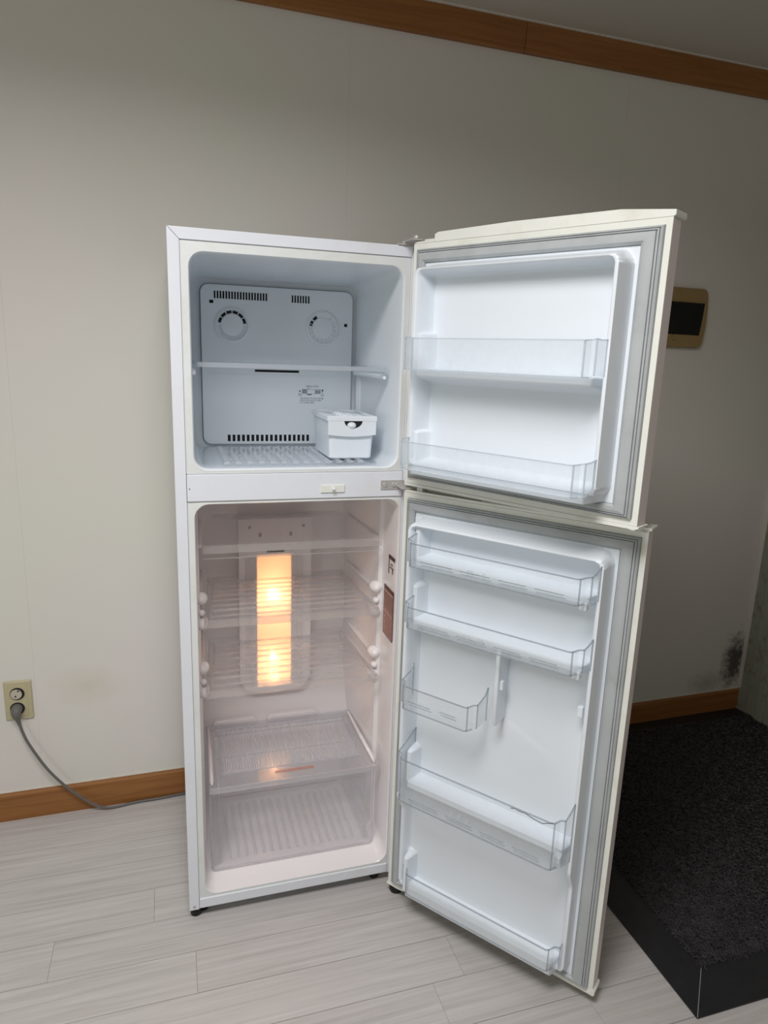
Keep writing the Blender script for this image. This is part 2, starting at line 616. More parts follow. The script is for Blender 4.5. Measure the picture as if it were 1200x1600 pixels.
# skirting, its top edge slightly rounded with a white caulk line
b = MB(wf)
yb = YW - 0.012
b.prism([(YW, 0.0), (yb, 0.0), (yb, 0.084), (yb + 0.004, 0.0905), (YW, 0.0915)], 'x', -2.2, 2.285)
bb = obj('baseboard_back', b, 'brown', smooth=0, kind='structure')
b = MB(wf)
b.box(-2.2, 2.285, YW - 0.0035, YW, 0.0915, 0.0945)
obj('caulk_line', b, 'paper_edge', bb, smooth=0)
# crown boards: two lengths meeting in a dark joint
z0, z1 = 2.336, CEIL - 0.004
tr = None
prof = [(YW, z0), (YW - 0.012, z0), (YW - 0.014, z0 + 0.004), (YW - 0.014, z0 + 0.011), (YW - 0.018, z0 + 0.013), (YW - 0.022, z1 - 0.012), (YW - 0.024, z1), (YW, z1)]
b = MB(wf)
b.prism([(YW, z0 + 0.002), (YW - 0.009, z0 + 0.002), (YW - 0.009, z1 + 0.003), (YW, z1 + 0.003)], 'x', -2.2, 2.29)
tr = obj('trim_1', b, 'line', smooth=0, kind='structure')
for xa, xb in ((-2.19, 1.0475), (1.0495, 2.285)):
    b = MB(wf)
    b.prism(prof, 'x', xa, xb)
    obj('crown_board', b, 'brown', tr, smooth=0)
b = MB(wf)
b.box(-2.2, 2.29, YW - 0.03, YW, CEIL - 0.004, CEIL + 0.001)
obj('caulk_line', b, 'paper_edge', tr, smooth=0)

# door frame on the right wall at the corner
b = MB()
b.prism([(2.291, 0.572), (2.2865, 0.572), (2.2865, 0.520), (2.281, 0.516), (2.281, 0.470), (2.291, 0.466)], 'z', 0.0, 2.1)
d1 = obj('door_1', b, 'jamb', smooth=0, bevel=0.0015, kind='structure')
b = MB()
b.box(2.284, 2.292, -0.40, 0.458, 0.0, 2.08)
obj('door_panel', b, 'jamb', d1, smooth=0, bevel=0.002)
b = MB()
b.box(2.272, 2.29, 0.425, 0.462, 0.0, 2.1)
obj('door_stop', b, 'jamb', d1, smooth=0, bevel=0.003)
b = MB()
b.box(2.2845, 2.2875, 0.560, 0.578, 0.10, 2.3)
obj('wallpaper_edge', b, 'paper_edge', d1, smooth=0)

# ------------------------------------------------------------------ entrance mat
mat_t = thing('entrance_mat', (1.6, 0, 0), 'black looped vinyl entrance mat with smooth rubber border on the floor', 'mat')
MX0, MX1, MY0, MY1 = 1.083, 2.283, -0.577, 0.536
IX0, IX1, IY0, IY1 = 1.184, 2.278, -0.473, 0.494
hb = 0.011


def mat_piece(pts):
    b = MB()
    n = len(pts)
    A = [b.v((p[0], p[1], 0.0005)) for p in pts]
    B = [b.v(p) for p in pts]
    b.face(A[::-1])
    b.face(B)
    for i in range(n):
        b.face([A[i], A[(i + 1) % n], B[(i + 1) % n], B[i]])
    return b


e = 0.0006
oz, iz = 0.004, hb
obj('border', mat_piece([(MX0, MY0 + e, oz), (MX0, MY1 + 0.0145, oz), (IX0, IY1, iz), (IX0, IY0 + e, iz)]), 'mat_border', mat_t, 0)
obj('border', mat_piece([(MX0 + e, MY0, oz), (IX0 + e, IY0, iz), (IX1, IY0, iz), (MX1, MY0, oz)]), 'mat_border', mat_t, 0)
obj('border', mat_piece([(MX0, MY1 + 0.0145, oz), (MX1, MY1 + 0.0285, oz), (IX1, IY1, iz), (IX0, IY1, iz)]), 'mat_border', mat_t, 0)
obj('border', mat_piece([(MX1, MY1 + 0.0285, oz), (MX1, MY0, oz), (IX1, IY0, iz), (IX1, IY1, iz)]), 'mat_border', mat_t, 0)
b = MB()
b.box(IX0 - 0.002, IX1, IY0 - 0.002, IY1 + 0.002, 0.001, 0.0095)
obj('backing', b, 'mat_base', mat_t, 0)
b = MB()
b.tube([(MX0 + 0.001, MY0 + 0.001, oz + 0.0004), (IX0, IY0, hb + 0.0004)], 0.0008, 6)  # pale strand stands in for the highlight along the mitre
obj('mitre_highlight', b, 'metal', mat_t, 0)
# looped pile: many short curled strands
vs, fs = [], []
rnd = random.Random(3)
NL = 42000
for i in range(NL):
    x = rnd.uniform(IX0, IX1)
    y = rnd.uniform(IY0, IY1)
    if i > 30000:
        x = IX0 + abs(rnd.gauss(0, 1)) * 0.22
        y = IY0 + abs(rnd.gauss(0, 1)) * 0.25
        if x > IX1 or y > IY1:
            continue
    a = rnd.uniform(0, 2 * PI)
    ln = rnd.uniform(0.007, 0.013)
    bend = rnd.uniform(-1.6, 1.6)
    hz = 0.0095 + rnd.uniform(0.0, 0.005)
    arch = rnd.uniform(0.001, 0.005)
    w = 0.0007
    base = len(vs)
    px, py = x, y
    for k in range(4):
        t = k / 3.0
        aa = a + bend * (t - 0.5)
        if k:
            px += math.cos(aa) * ln / 3
            py += math.sin(aa) * ln / 3
        z = hz + arch * math.sin(PI * t)
        nx, ny = -math.sin(aa) * w, math.cos(aa) * w
        vs += [(px + nx, py + ny, z), (px - nx, py - ny, z), (px, py, z + w * 1.5)]
    for k in range(3):
        q = base + 3 * k
        fs += [(q, q + 3, q + 5, q + 2), (q + 2, q + 5, q + 4, q + 1), (q + 1, q + 4, q + 3, q)]
me = bpy.data.meshes.new('pile')
me.from_pydata(vs, [], fs)
me.materials.append(MT['mat_loop'])
po = bpy.data.objects.new('pile', me)
COL.objects.link(po)
po.parent = mat_t
po.location = -Vector(BASE[mat_t.name])
po['kind'] = 'stuff'

# ------------------------------------------------------------------ wall outlet
ot = thing('wall_outlet', (-0.4645, YW, 0.332), 'beige double wall socket plate above the brown skirting, left of the fridge', 'outlet')
OZ0, OZ1, OX0, OX1 = 0.333, 0.457, -0.503, -0.428
yo = YW - 0.006
b = MB()
b.loft([[(p[0], YW - 0.004, p[1]) for p in rrect(OX0, OX1, OZ0, OZ1, 0.003, 3)],
        [(p[0], yo - 0.004, p[1]) for p in rrect(OX0, OX1, OZ0, OZ1, 0.003, 3)],
        [(p[0], yo - 0.007, p[1]) for p in rrect(OX0 + 0.003, OX1 - 0.003, OZ0 + 0.003, OZ1 - 0.003, 0.003, 3)]], True, True)
pl = obj('plate', b, 'beige', ot, 30)
yf = yo - 0.007
b = MB()
b.box(OX0 + 0.012, OX1 - 0.012, yf - 0.0015, yf + 0.001, OZ0 + 0.012, OZ1 - 0.012)
obj('insert', b, 'beige', ot, 0, 0.0008)
for zc, plugged in ((0.4185, 0), (0.3715, 1)):
    xc = -0.4665 if not plugged else -0.469
    b = MB()
    ys = yf - 0.0016
    b.disc((xc, ys, zc), [(0.0222, 0.0), (0.0222, -0.0010), (0.0205, -0.0016), (0.0198, -0.0004), (0.0005, -0.0004)], 'y', 28)
    so = obj('socket', b, 'beige', ot, 30)
    b = MB()
    b.disc((xc, ys - 0.0004, zc), [(0.0197, 0.0), (0.0197, -0.0004), (0.0005, -0.0004)], 'y', 28)
    obj('socket_well', b, 'void', so, 30)
    if not plugged:
        b = MB()
        b.disc((xc - 0.003, ys - 0.0008, zc - 0.001), [(0.0155, 0), (0.0155, -0.0006), (0.001, -0.0006)], 'y', 24)
        obj('socket_face', b, 'socket', so, 30)
        for dx, dz in ((0.004, 0.0085), (-0.004, -0.0075)):
            b = MB()
            b.disc((xc - 0.001 + dx, ys - 0.0013, zc + dz), [(0.0026, 0), (0.0026, -0.0004), (0.0003, -0.0004)], 'y', 12)
            obj('pin_hole', b, 'void', so, 30)

# ------------------------------------------------------------------ power cord


def bez(pts, n=8):
    """Catmull-Rom through pts"""
    P = [Vector(p) for p in pts]
    P = [2 * P[0] - P[1]] + P + [2 * P[-1] - P[-2]]
    out = []
    for i in range(1, len(P) - 2):
        for k in range(n):
            t = k / n
            a, b_, c, d = P[i - 1], P[i], P[i + 1], P[i + 2]
            out.append(0.5 * ((2 * b_) + (c - a) * t + (2 * a - 5 * b_ + 4 * c - d) * t * t + (3 * b_ - a - 3 * c + d) * t ** 3))
    out.append(P[-2])
    return out


ct = thing('power_cord', (-0.25, 0.53, 0.0), 'grey power cord with round plug hanging from the wall socket down to the fridge', 'cord')
b = MB()
px, pz = -0.470, 0.372
b.tube([(px, yf - 0.002, pz), (px, yf - 0.016, pz - 0.001), (px, yf - 0.021, pz - 0.006), (px + 0.001, yf - 0.020, pz - 0.018), (px + 0.003, yf - 0.018, pz - 0.030), (px + 0.006, yf - 0.017, pz - 0.046)],
       [0.0158, 0.0155, 0.014, 0.0105, 0.0068, 0.0048], 16)
obj('plug', b, 'cord', ct, 60)
b = MB()
path = bez([(px + 0.0058, yf - 0.0172, pz - 0.044), (-0.458, 0.520, 0.300), (-0.442, 0.516, 0.258), (-0.398, 0.512, 0.172), (-0.345, 0.511, 0.098), (-0.290, 0.513, 0.040),
            (-0.252, 0.513, 0.0135), (-0.215, 0.516, 0.0055), (-0.15, 0.526, 0.0052), (-0.08, 0.528, 0.0052), (-0.01, 0.534, 0.0052), (0.06, 0.536, 0.0052), (0.2, 0.536, 0.012)])
b.tube(path, 0.0040, 10)
obj('cable', b, 'cord', ct, 60)

# ------------------------------------------------------------------ breaker box
bt = thing('breaker_box', (1.69, YW + 0.02, 1.5), 'tan breaker box with black window on the wall behind the open freezer door', 'breaker box')
b = MB()
yk = YW + 0.0123 * 1.69


def bk(x, z):   # bowed sides
    u = (z - 1.6) / 0.105
    return x + (0.010 if x > 1.69 else -0.010) * (1 - u * u)


outl = []
for p in rrect(1.535, 1.842, 1.497, 1.702, 0.018, 5):
    outl.append((bk(*p), p[1]))
sides = []
n = len(outl)
full = []
for i in range(n):
    a, c = outl[i], outl[(i + 1) % n]
    full.append(a)
    if abs(a[1] - c[1]) > 0.08:
        for k in range(1, 7):
            z = a[1] + (c[1] - a[1]) * k / 7
            xb = 1.842 if a[0] > 1.69 else 1.535
            full.append((bk(xb, z), z))
sh = lambda q, f: [((p[0] - 1.69) * f + 1.69, (p[1] - 1.6) * f + 1.6) for p in q]
b.loft([[(p[0], yk, p[1]) for p in full], [(p[0], yk - 0.012, p[1]) for p in full], [(p[0], yk - 0.018, p[1]) for p in sh(full, 0.975)]], True, True)
obj('case', b, 'tan', bt, 30)
b = MB()
b.prism([(1.563, 1.543), (1.823, 1.541), (1.829, 1.60), (1.832, 1.652), (1.556, 1.654)], 'y', yk - 0.0192, yk - 0.016)
obj('dark_cover', b, 'smoked', bt, 0, 0.001)
b = MB()
b.box(1.556, 1.832, yk - 0.0205, yk - 0.016, 1.654, 1.6575)
obj('cover_ledge', b, 'tan', bt, 0, 0.001)
b = MB()
b.box(1.709, 1.722, yk - 0.023, yk - 0.016, 1.523, 1.5415)
obj('latch', b, 'tan', bt, 0, 0.0015)

# ------------------------------------------------------------------ refrigerator
fr = thing('refrigerator', (W / 2, D / 2, 0), 'white two-door refrigerator standing open against the wall with its lamp lit', 'refrigerator')
SZ = 0.0245
ZB = 0.0297
b = MB()
b.box(0.0005, 0.021, 0.004, D, ZB, H - 0.001)
b.box(W - 0.0065, W - 0.0005, 0.004, D, ZB, H - 0.001)
b.box(0.021, W - 0.0065, 0.004, D, H - 0.022, H - 0.001)
b.box(0.021, W - 0.0065, 0.004, D, ZB, ZB + 0.02)
b.box(0.021, W - 0.0065, D - 0.012, D, ZB + 0.02, H - 0.022)
cab = obj('cabinet', b, 'steel', fr, 0)


def strip(pts, name='frame_strip', y0=-0.0015, y1=0.006, m='steel'):
    b = MB()
    b.prism(pts, 'y', y0, y1)
    return obj(name, b, m, cab, 0, 0.0012)


g = 0.0005
strip([(0, ZB), (SZ - g, ZB), (SZ - g, H - SZ), (g, H - g), (0, H - g)])
SR = 0.0075
strip([(0.001, H), (W - 0.001, H), (W - SR, H - SZ + g), (SZ, H - SZ + g)])
strip([(W, ZB), (W, H - g), (W - SR + g, H - SZ), (W - SR + g, ZB)])
strip([(SZ + g, ZB + 0.002), (W - SR - g, ZB + 0.002), (W - SR - g, 0.0585), (SZ + g, 0.0585)])
b = MB()
b.disc((0.012, -0.0015, 0.040), [(0.0038, 0.0), (0.0036, -0.0014), (0.001, -0.0018)], 'y', 12)
obj('screw', b, 'metal', cab, 40)
# divider between compartments
ZD0, ZD1 = 1.0994, 1.1621
b = MB()
b.box(SZ + g, W - SR - g, -0.002, 0.03, ZD0 + 0.0008, ZD1 - 0.0008)
dv = obj('divider', b, 'steel', fr, 0, 0.0015)
b = MB()
b.box(0.3263, 0.3836, -0.0052, -0.0015, 1.1138, 1.132)
obj('switch_plate', b, 'cream', dv, 0, 0.001)
b = MB()
b.tube([(0.3556, -0.004, 1.1235), (0.3556, -0.014, 1.1235), (0.3556, -0.0165, 1.1235)], [0.0034, 0.0034, 0.0018], 12)
obj('switch_button', b, 'white', dv, 40)
b = MB()
b.box(0.4725, 0.531, -0.0045, -0.001, 1.1175, 1.1405)
b.box(0.512, 0.540, -0.046, -0.001, 1.125, 1.1295)
hp = obj('hinge_plate', b, 'metal', dv, 0, 0.001)
for xx in (0.483, 0.505, 0.514):
    b = MB()
    b.disc((xx, -0.0045, 1.1295), [(0.0055, 0), (0.005, -0.0025), (0.001, -0.0032)], 'y', 14)
    obj('screw', b, 'metal', dv, 40)
for xx, zz in ((0.0305, 1.1293),):
    b = MB()
    b.disc((xx, -0.002, zz), [(0.0014, 0), (0.0014, -0.0003), (0.0002, -0.0003)], 'y', 8)
    obj('screw_hole', b, 'void', dv, 0)

# ---- freezer compartment


def cavity(name, rects, outer, mat_i, mats):
    b = MB()
    yo_ = rects[0][0]
    rings = [[(p[0], yo_ + 0.001, p[1]) for p in rrect(*outer, 0.002)]]
    for (y, x0, x1, z0_, z1_, r) in rects:
        rings.append([(p[0], y, p[1]) for p in rrect(x0, x1, z0_, z1_, r)])
    R = [[b.v(p) for p in r] for r in rings]
    n = len(R[0])
    for k, (a, c) in enumerate(zip(R, R[1:])):
        b.mi = 0 if k >= 1 else 1
        for i in range(n):
            b.face([a[i], a[(i + 1) % n], c[(i + 1) % n], c[i]])
    b.mi = 0
    b.face(R[-1])
    return b


fz = cavity('', [(0.001, 0.0405, 0.516, 1.1695, 1.631, 0.032), (0.004, 0.0425, 0.514, 1.1715, 1.629, 0.031), (0.012, 0.0435, 0.513, 1.1725, 1.6285, 0.030),
                 (0.05, 0.0445, 0.5125, 1.168, 1.628, 0.028), (0.40, 0.056, 0.506, 1.166, 1.616, 0.03)], (SZ, W - SR, ZD1, H - SZ), 0, None)
fzo = obj('freezer_liner', fz, ['freezer', 'flange'], fr, 35)

PY = 0.386
# back panel with real openings: solid plate, slots cut by a boolean
b = MB()
b.loft([[(p[0], 0.401, p[1]) for p in rrect(0.080, 0.494, 1.178, 1.601, 0.022)], [(p[0], PY + 0.002, p[1]) for p in rrect(0.080, 0.494, 1.178, 1.601, 0.022)],
        [(p[0], PY, p[1]) for p in rrect(0.082, 0.492, 1.180, 1.599, 0.021)]], True, True)
bp = obj('freezer_back_panel', b, 'freezer', fr, 35)
b = MB()
b.loft([[(p[0], 0.402, p[1]) for p in rrect(0.0785, 0.4956, 1.1765, 1.6025, 0.0232)], [(p[0], PY + 0.0065, p[1]) for p in rrect(0.0785, 0.4956, 1.1765, 1.6025, 0.0232)]], True, True)
obj('panel_seam', b, 'line', fzo, 0)
cut = MB()


def slots(x0, x1, z0_, z1_, n, slant=0.0):
    p = (x1 - x0) / n
    for k in range(n):
        xa = x0 + p * k
        cut.box(xa, xa + p * 0.62, PY - 0.002, PY + 0.006, z0_, z1_)


slots(0.1150, 0.2580, 1.5650, 1.5845, 19)
slots(0.3215, 0.3735, 1.5645, 1.5840, 7)
slots(0.1450, 0.3780, 1.1860, 1.2045, 18)
cut.box(0.1030, 0.1135, PY - 0.002, PY + 0.006, 1.5525, 1.5605)
cut.box(0.4695, 0.4790, PY - 0.002, PY + 0.006, 1.5070, 1.5155)
cut.box(0.2205, 0.3430, PY - 0.002, PY + 0.006, 1.3770, 1.3835)
cob = obj('cutter', cut, 'void', None, 0)
md = bp.modifiers.new('cut', 'BOOLEAN')
md.object = cob
md.operation = 'DIFFERENCE'
md.solver = 'EXACT'
dg = bpy.context.evaluated_depsgraph_get()
ev = bp.evaluated_get(dg)
nm = bpy.data.meshes.new_from_object(ev)
bp.modifiers.clear()
old = bp.data
bp.data = nm
bpy.data.meshes.remove(old)
cm = cob.data
bpy.data.objects.remove(cob)
bpy.data.meshes.remove(cm)
for xa, xb, za, zb_ in ((0.112, 0.261, 1.562, 1.588), (0.319, 0.376, 1.562, 1.587), (0.142, 0.381, 1.183, 1.208), (0.101, 0.116, 1.550, 1.563), (0.467, 0.481, 1.505, 1.518), (0.218, 0.346, 1.375, 1.3855)):
    b = MB()
    b.box(xa, xb, PY + 0.0042, PY + 0.0058, za, zb_)
    obj('air_vent', b, 'void', bp, 0)
# round vent dials
for xc, zc, arcs in ((0.1612, 1.4985, range(0, 6)), (0.4080, 1.5005, (4, 5))):
    b = MB()
    b.disc((xc, PY, zc), [(0.0475, 0.001), (0.0465, -0.003), (0.0415, -0.0055), (0.039, -0.0015), (0.0375, -0.0012), (0.0300, -0.0012), (0.0290, -0.0035), (0.027, -0.0045), (0.001, -0.0045)], 'y', 48)
    dl = obj('vent_dial', b, 'freezer', bp, 35)
    b = MB()
    for k in range(14):      # little fins round the lower ring
        a = math.radians(188 + k * 164.0 / 13) if len(arcs) > 2 else math.radians(150 - 360 + k * 268.0 / 13 - 8)
        c_, s_ = math.cos(a), math.sin(a)
        r0, r1 = 0.0295, 0.0375
        w = 0.0007
        q = [(xc + r0 * c_ - w * s_, zc + r0 * s_ + w * c_), (xc + r1 * c_ - w * s_, zc + r1 * s_ + w * c_), (xc + r1 * c_ + w * s_, zc + r1 * s_ - w * c_), (xc + r0 * c_ + w * s_, zc + r0 * s_ - w * c_)]
        b.prism(q, 'y', PY - 0.0032, PY - 0.001)
    obj('dial_fins', b, 'dial', bp, 0, kind='stuff')
    b = MB()
    for k in arcs:
        a0 = math.radians(8 + k * 28)
        a1 = a0 + math.radians(23)
        seg = []
        for r in (0.0302, 0.0372):
            row = [(xc + r * math.cos(a0 + (a1 - a0) * j / 5), zc + r * math.sin(a0 + (a1 - a0) * j / 5)) for j in range(6)]
            seg += row if r < 0.031 else row[::-1]
        b.prism(seg, 'y', PY - 0.0022, PY - 0.001)
    obj('dial_openings', b, 'void', bp, 0, kind='stuff')


def text(body, size, x, z, y, mat, parent, name, align='LEFT', face='front'):
    cu = bpy.data.curves.new('txt', 'FONT')
    cu.body = body
    cu.size = size
    cu.align_x = align
    cu.extrude = 0.00006
    o = bpy.data.objects.new('txt', cu)
    COL.objects.link(o)
    dg = bpy.context.evaluated_depsgraph_get()
    me = bpy.data.meshes.new_from_object(o.evaluated_get(dg))
    bpy.data.objects.remove(o)
    bpy.data.curves.remove(cu)
    if face == 'front':
        rot = Matrix.Rotation(PI / 2, 4, 'X')
    else:                     # on a right-hand wall, facing -x
        rot = Matrix.Rotation(-PI / 2, 4, 'Z') @ Matrix.Rotation(PI / 2, 4, 'X')
    me.transform(rot)
    me.materials.clear()
    me.materials.append(MT[mat])
    ob = bpy.data.objects.new(name, me)
    COL.objects.link(ob)
    ob.parent = parent
    loc = Vector((x, y, z))
    BASE[ob.name] = loc
    ob.location = loc - BASE[parent.name]
    return ob


# printed temperature scale
yl = PY - 0.0003
text('냉동실 내 온도', 0.0062, 0.381, 1.3385, yl, 'grey_ink', bp, 'print_title', 'CENTER')
for i, tx in enumerate(('식품 보관량이 때 조절 손잡이를', '적당한 위치로 맞추어 사용하', '시고 강약을 조절하')):
    text(tx, 0.0052, 0.345, 1.3055 - i * 0.0062, yl, 'grey_ink', bp, 'print_line')
b = MB()
for bx in ((0.353, 0.366, 1.3215, 1.3315), (0.388, 0.4035, 1.3215, 1.3300)):
    b.box(bx[0], bx[1], yl - 0.0002, PY + 0.0004, bx[2], bx[3])
obj('slider_window', b, 'grey_box', bp, 0, kind='stuff')
b = MB()
for bx in ((0.352, 0.404, 1.3315, 1.3325), (0.352, 0.366, 1.3208, 1.3215), (0.388, 0.404, 1.3208, 1.3215), (0.352, 0.353, 1.321, 1.332), (0.4035, 0.4042, 1.321, 1.332),
           (0.3763, 0.3769, 1.3215, 1.332), (0.3655, 0.379, 1.3165, 1.3195), (0.3405, 0.350, 1.3185, 1.3197), (0.3405, 0.352, 1.3148, 1.3158), (0.405, 0.415, 1.3155, 1.3168),
           (0.3435, 0.3475, 1.3245, 1.3290), (0.4075, 0.4125, 1.3275, 1.3325), (0.4095, 0.4105, 1.319, 1.3275), (0.3685, 0.371, 1.3340, 1.3365)):
    b.box(bx[0], bx[1], yl - 0.0003, PY + 0.0002, bx[2], bx[3])
obj('slider_marks', b, 'grey_ink', bp, 0, kind='stuff')
b = MB()
b.box(0.366, 0.388, PY - 0.002, PY + 0.001, 1.3200, 1.3318)
obj('slider_knob', b, 'white', bp, 0, 0.0008)
# raised line of the lower panel field
b = MB()
b.box(0.098, 0.47, PY - 0.0012, PY + 0.0005, 1.3700, 1.3712)
obj('panel_ridge', b, 'freezer', bp, 0)

# freezer shelf
b = MB()
b.box(0.058, 0.499, 0.070, 0.380, 1.3985, 1.4020)
b.mi = 1
b.box(0.0565, 0.5005, 0.064, 0.072, 1.3938, 1.4045)
b.box(0.0565, 0.061, 0.072, 0.380, 1.3940, 1.4035)
b.box(0.496, 0.5005, 0.072, 0.380, 1.3900, 1.4035)
fs_ = obj('freezer_shelf', b, ['milky', 'milky_edge'], fr, 0)
for xx, mm in ((0.0485, 1), (0.4975, -1)):
    b = MB()
    b.tube([(xx, 0.075, 1.3795), (xx, 0.095, 1.3815), (xx, 0.36, 1.3815)], [0.004, 0.0065, 0.0065], 10)
    obj('shelf_bracket', b, 'freezer', fzo, 50)
# vertical ribs in the right wall of the freezer
for yy in (0.335, 0.360):
    b = MB()
    b.tube([(0.5065, yy, 1.19), (0.507, yy, 1.375)], 0.005, 8)
    obj('wall_rib', b, 'freezer', fzo, 50)

# ribbed floor tray of the freezer
b = MB()
b.loft([[(p[0], p[1], 1.1685) for p in rrect(0.064, 0.478, 0.045, 0.355, 0.02, 4)], [(p[0], p[1], 1.1745) for p in rrect(0.062, 0.480, 0.043, 0.357, 0.02, 4)]], True, True)
ft = obj('freezer_tray', b, 'milky', fr, 30)
stud = MB()
for k in range(13):
    x = 0.118 + k * 0.0268
    b = MB()
    b.prism([(x - 0.0085, 1.1742), (x - 0.0055, 1.1795), (x + 0.0055, 1.1795), (x + 0.0085, 1.1742)], 'y', 0.062, 0.335)
    obj('tray_rib', b, 'white_rib', ft, 0, 0.001)
    for yy in (0.075, 0.13, 0.19, 0.25, 0.31):
        stud.box(x + 0.0102, x + 0.0158, yy, yy + 0.018, 1.1735, 1.1760 if k % 2 else 1.1750)
obj('tray_studs', stud, 'milky_edge', ft, 0, kind='stuff')

# ---- fridge compartment
fcr = [(0.001, 0.0390, 0.5265, 0.0665, 1.0935, 0.033), (0.004, 0.0408, 0.5248, 0.0690, 1.0915, 0.032), (0.012, 0.0420, 0.5235, 0.0705, 1.0905, 0.030),
       (0.05, 0.0430, 0.5225, 0.086, 1.0895, 0.028), (0.115, 0.0435, 0.5220, 0.0885, 1.0890, 0.028), (0.123, 0.0500, 0.5130, 0.0885, 1.0885, 0.030), (0.425, 0.0620, 0.4960, 0.0885, 1.082, 0.035)]
fo = obj('fridge_liner', cavity('', fcr, (SZ, W - SR, 0.0585, ZD0), 0, None), ['cavity', 'flange'], fr, 35)
# compressor hump at the back, bottom
b = MB()
hp_ = [(0.425, 0.470), (0.412, 0.452), (0.400, 0.420), (0.385, 0.372), (0.372, 0.342), (0.362, 0.315), (0.360, 0.088), (0.425, 0.088)]
b.prism(hp_, 'x', 0.052, 0.505)
obj('compressor_hump', b, 'cavity', fo, 40, 0.006, 3)
# curved pads behind the crisper lid
for xa, xb in ((0.085, 0.215), (0.245, 0.40)):
    b = MB()
    b.prism([(p[0], p[1]) for p in rrect(xa, xb, 0.31, 0.353, 0.014, 4)], 'y', 0.3515, 0.372)
    obj('hump_pad', b, 'cavity', fo, 40, 0.005, 3)

# shelf rails: two bars per shelf and side, with blunt front lugs
SHA, SHB, SHT = 0.785, 0.597, 0.974
for zc in (SHA, SHB):
    for side in (-1, 1):
        xw = lambda y: (0.5130 - (y - 0.12) * 0.056) if side > 0 else (0.0500 + (y - 0.12) * 0.04)
        for dz0, dz1 in ((0.040, 0.030), (-0.030, -0.022)):
            b = MB()
            ys = (0.108, 0.114, 0.126, 0.140, 0.152, 0.168, 0.24, 0.34, 0.40)
            rr = (0.003, 0.011, 0.0155, 0.0160, 0.0125, 0.0085, 0.0085, 0.0075, 0.002)
            b.tube([(xw(max(y, 0.12)) - side * (0.003 if k < 6 else 0.001), y, zc + dz0 + (dz1 - dz0) * k / 8 + (0.002 if k in (2, 3) else 0)) for k, y in enumerate(ys)], list(rr), 12)
            obj('shelf_rail', b, 'cavity', fo, 60)
        b = MB()
        b.tube([(xw(0.12) - side * 0.002, 0.112, zc + 0.004), (xw(0.12) - side * 0.004, 0.118, zc + 0.004), (xw(0.12) - side * 0.004, 0.132, zc + 0.002), (xw(0.14), 0.150, zc)], [0.003, 0.008, 0.008, 0.003], 10)
        obj('shelf_stop', b, 'cavity', fo, 60)
for side in (-1, 1):
    xw = lambda y: (0.5130 - (y - 0.12) * 0.056) if side > 0 else (0.0500 + (y - 0.12) * 0.04)
    b = MB()
    b.tube([(xw(0.13), 0.128, SHT - 0.014), (xw(0.14), 0.136, SHT - 0.014), (xw(0.38), 0.39, SHT - 0.014)], [0.003, 0.008, 0.008], 10)
    obj('shelf_rail', b, 'cavity', fo, 60)


def wire_shelf(z, name, yF=0.070, yB=0.385, ribs=8, xl=(0.0575, 0.502), xr=(0.080, 0.480)):
    """clear shelf: thin plate in a frame, deep front bar, ribs across"""
    b = MB()
    def xa(y):
        k = (y - yF) / (yB - yF)
        return xl[0] + (xr[0] - xl[0]) * k, xl[1] + (xr[1] - xl[1]) * k
    a0, a1 = xa(yF)
    c0, c1 = xa(yB)
    b.prism([(a0, yF), (a1, yF), (c1, yB), (c0, yB)], 'z', z - 0.0030, z)
    b.mi = 1
    b.box(a0 - 0.0005, a1 + 0.0005, yF - 0.006, yF + 0.002, z - 0.016, z + 0.003)
    for s_ in (0, 1):
        xo, xi = (a0, c0) if s_ == 0 else (a1, c1)
        sg = 1 if s_ == 0 else -1
        b.prism([(xo, yF), (xo + sg * 0.004, yF), (xi + sg * 0.004, yB), (xi, yB)], 'z', z - 0.008, z + 0.004)
    b.box(c0, c1, yB - 0.004, yB, z - 0.006, z + 0.010)
    sh_ = obj(name, b, ['shelf', 'shelf_edge'], fr, 0)
    for k in range(ribs):
        y = yF + 0.035 + k * (yB - yF - 0.055) / (ribs - 1)
        x0_, x1_ = xa(y)
        b = MB()
        hh = 0.0030 if k % 3 == 1 else 0.0014
        b.box(x0_ + 0.018, x1_ - 0.018, y - 0.0009, y + 0.0009, z - 0.0035, z + hh)
        obj('shelf_rib', b, 'shelf_edge', sh_, 0, 0)
    for s_ in (0, 1):
        sg = 1 if s_ == 0 else -1
        b = MB()
        x0_, x1_ = xa(yF + 0.02)
        x2_, x3_ = xa(yB - 0.02)
        p0, p1 = (x0_, x2_) if s_ == 0 else (x1_, x3_)
        b.tube([(p0 + sg * 0.016, yF + 0.02, z + 0.002), (p1 + sg * 0.016, yB - 0.02, z + 0.002)], 0.003, 8)
        obj('side_rib', b, 'shelf_edge', sh_, 60)
    return sh_


sA = wire_shelf(SHA, 'shelf')
sB = wire_shelf(SHB, 'shelf')
b = MB()
yF, yB = 0.070, 0.385
b.prism([(0.0585, yF), (0.5015, yF), (0.482, yB - 0.03), (0.468, yB), (0.094, yB), (0.080, yB - 0.03)], 'z', SHT - 0.003, SHT)
b.mi = 1
b.box(0.0580, 0.5020, yF - 0.006, yF + 0.002, SHT - 0.016, SHT + 0.0025)
b.box(0.0580, 0.5020, yF - 0.004, yF, SHT - 0.030, SHT - 0.028)
b.box(0.094, 0.468, yB - 0.003, yB, SHT - 0.003, SHT + 0.006)
sT = obj('shelf', b, ['shelf', 'shelf_edge'], fr, 0)

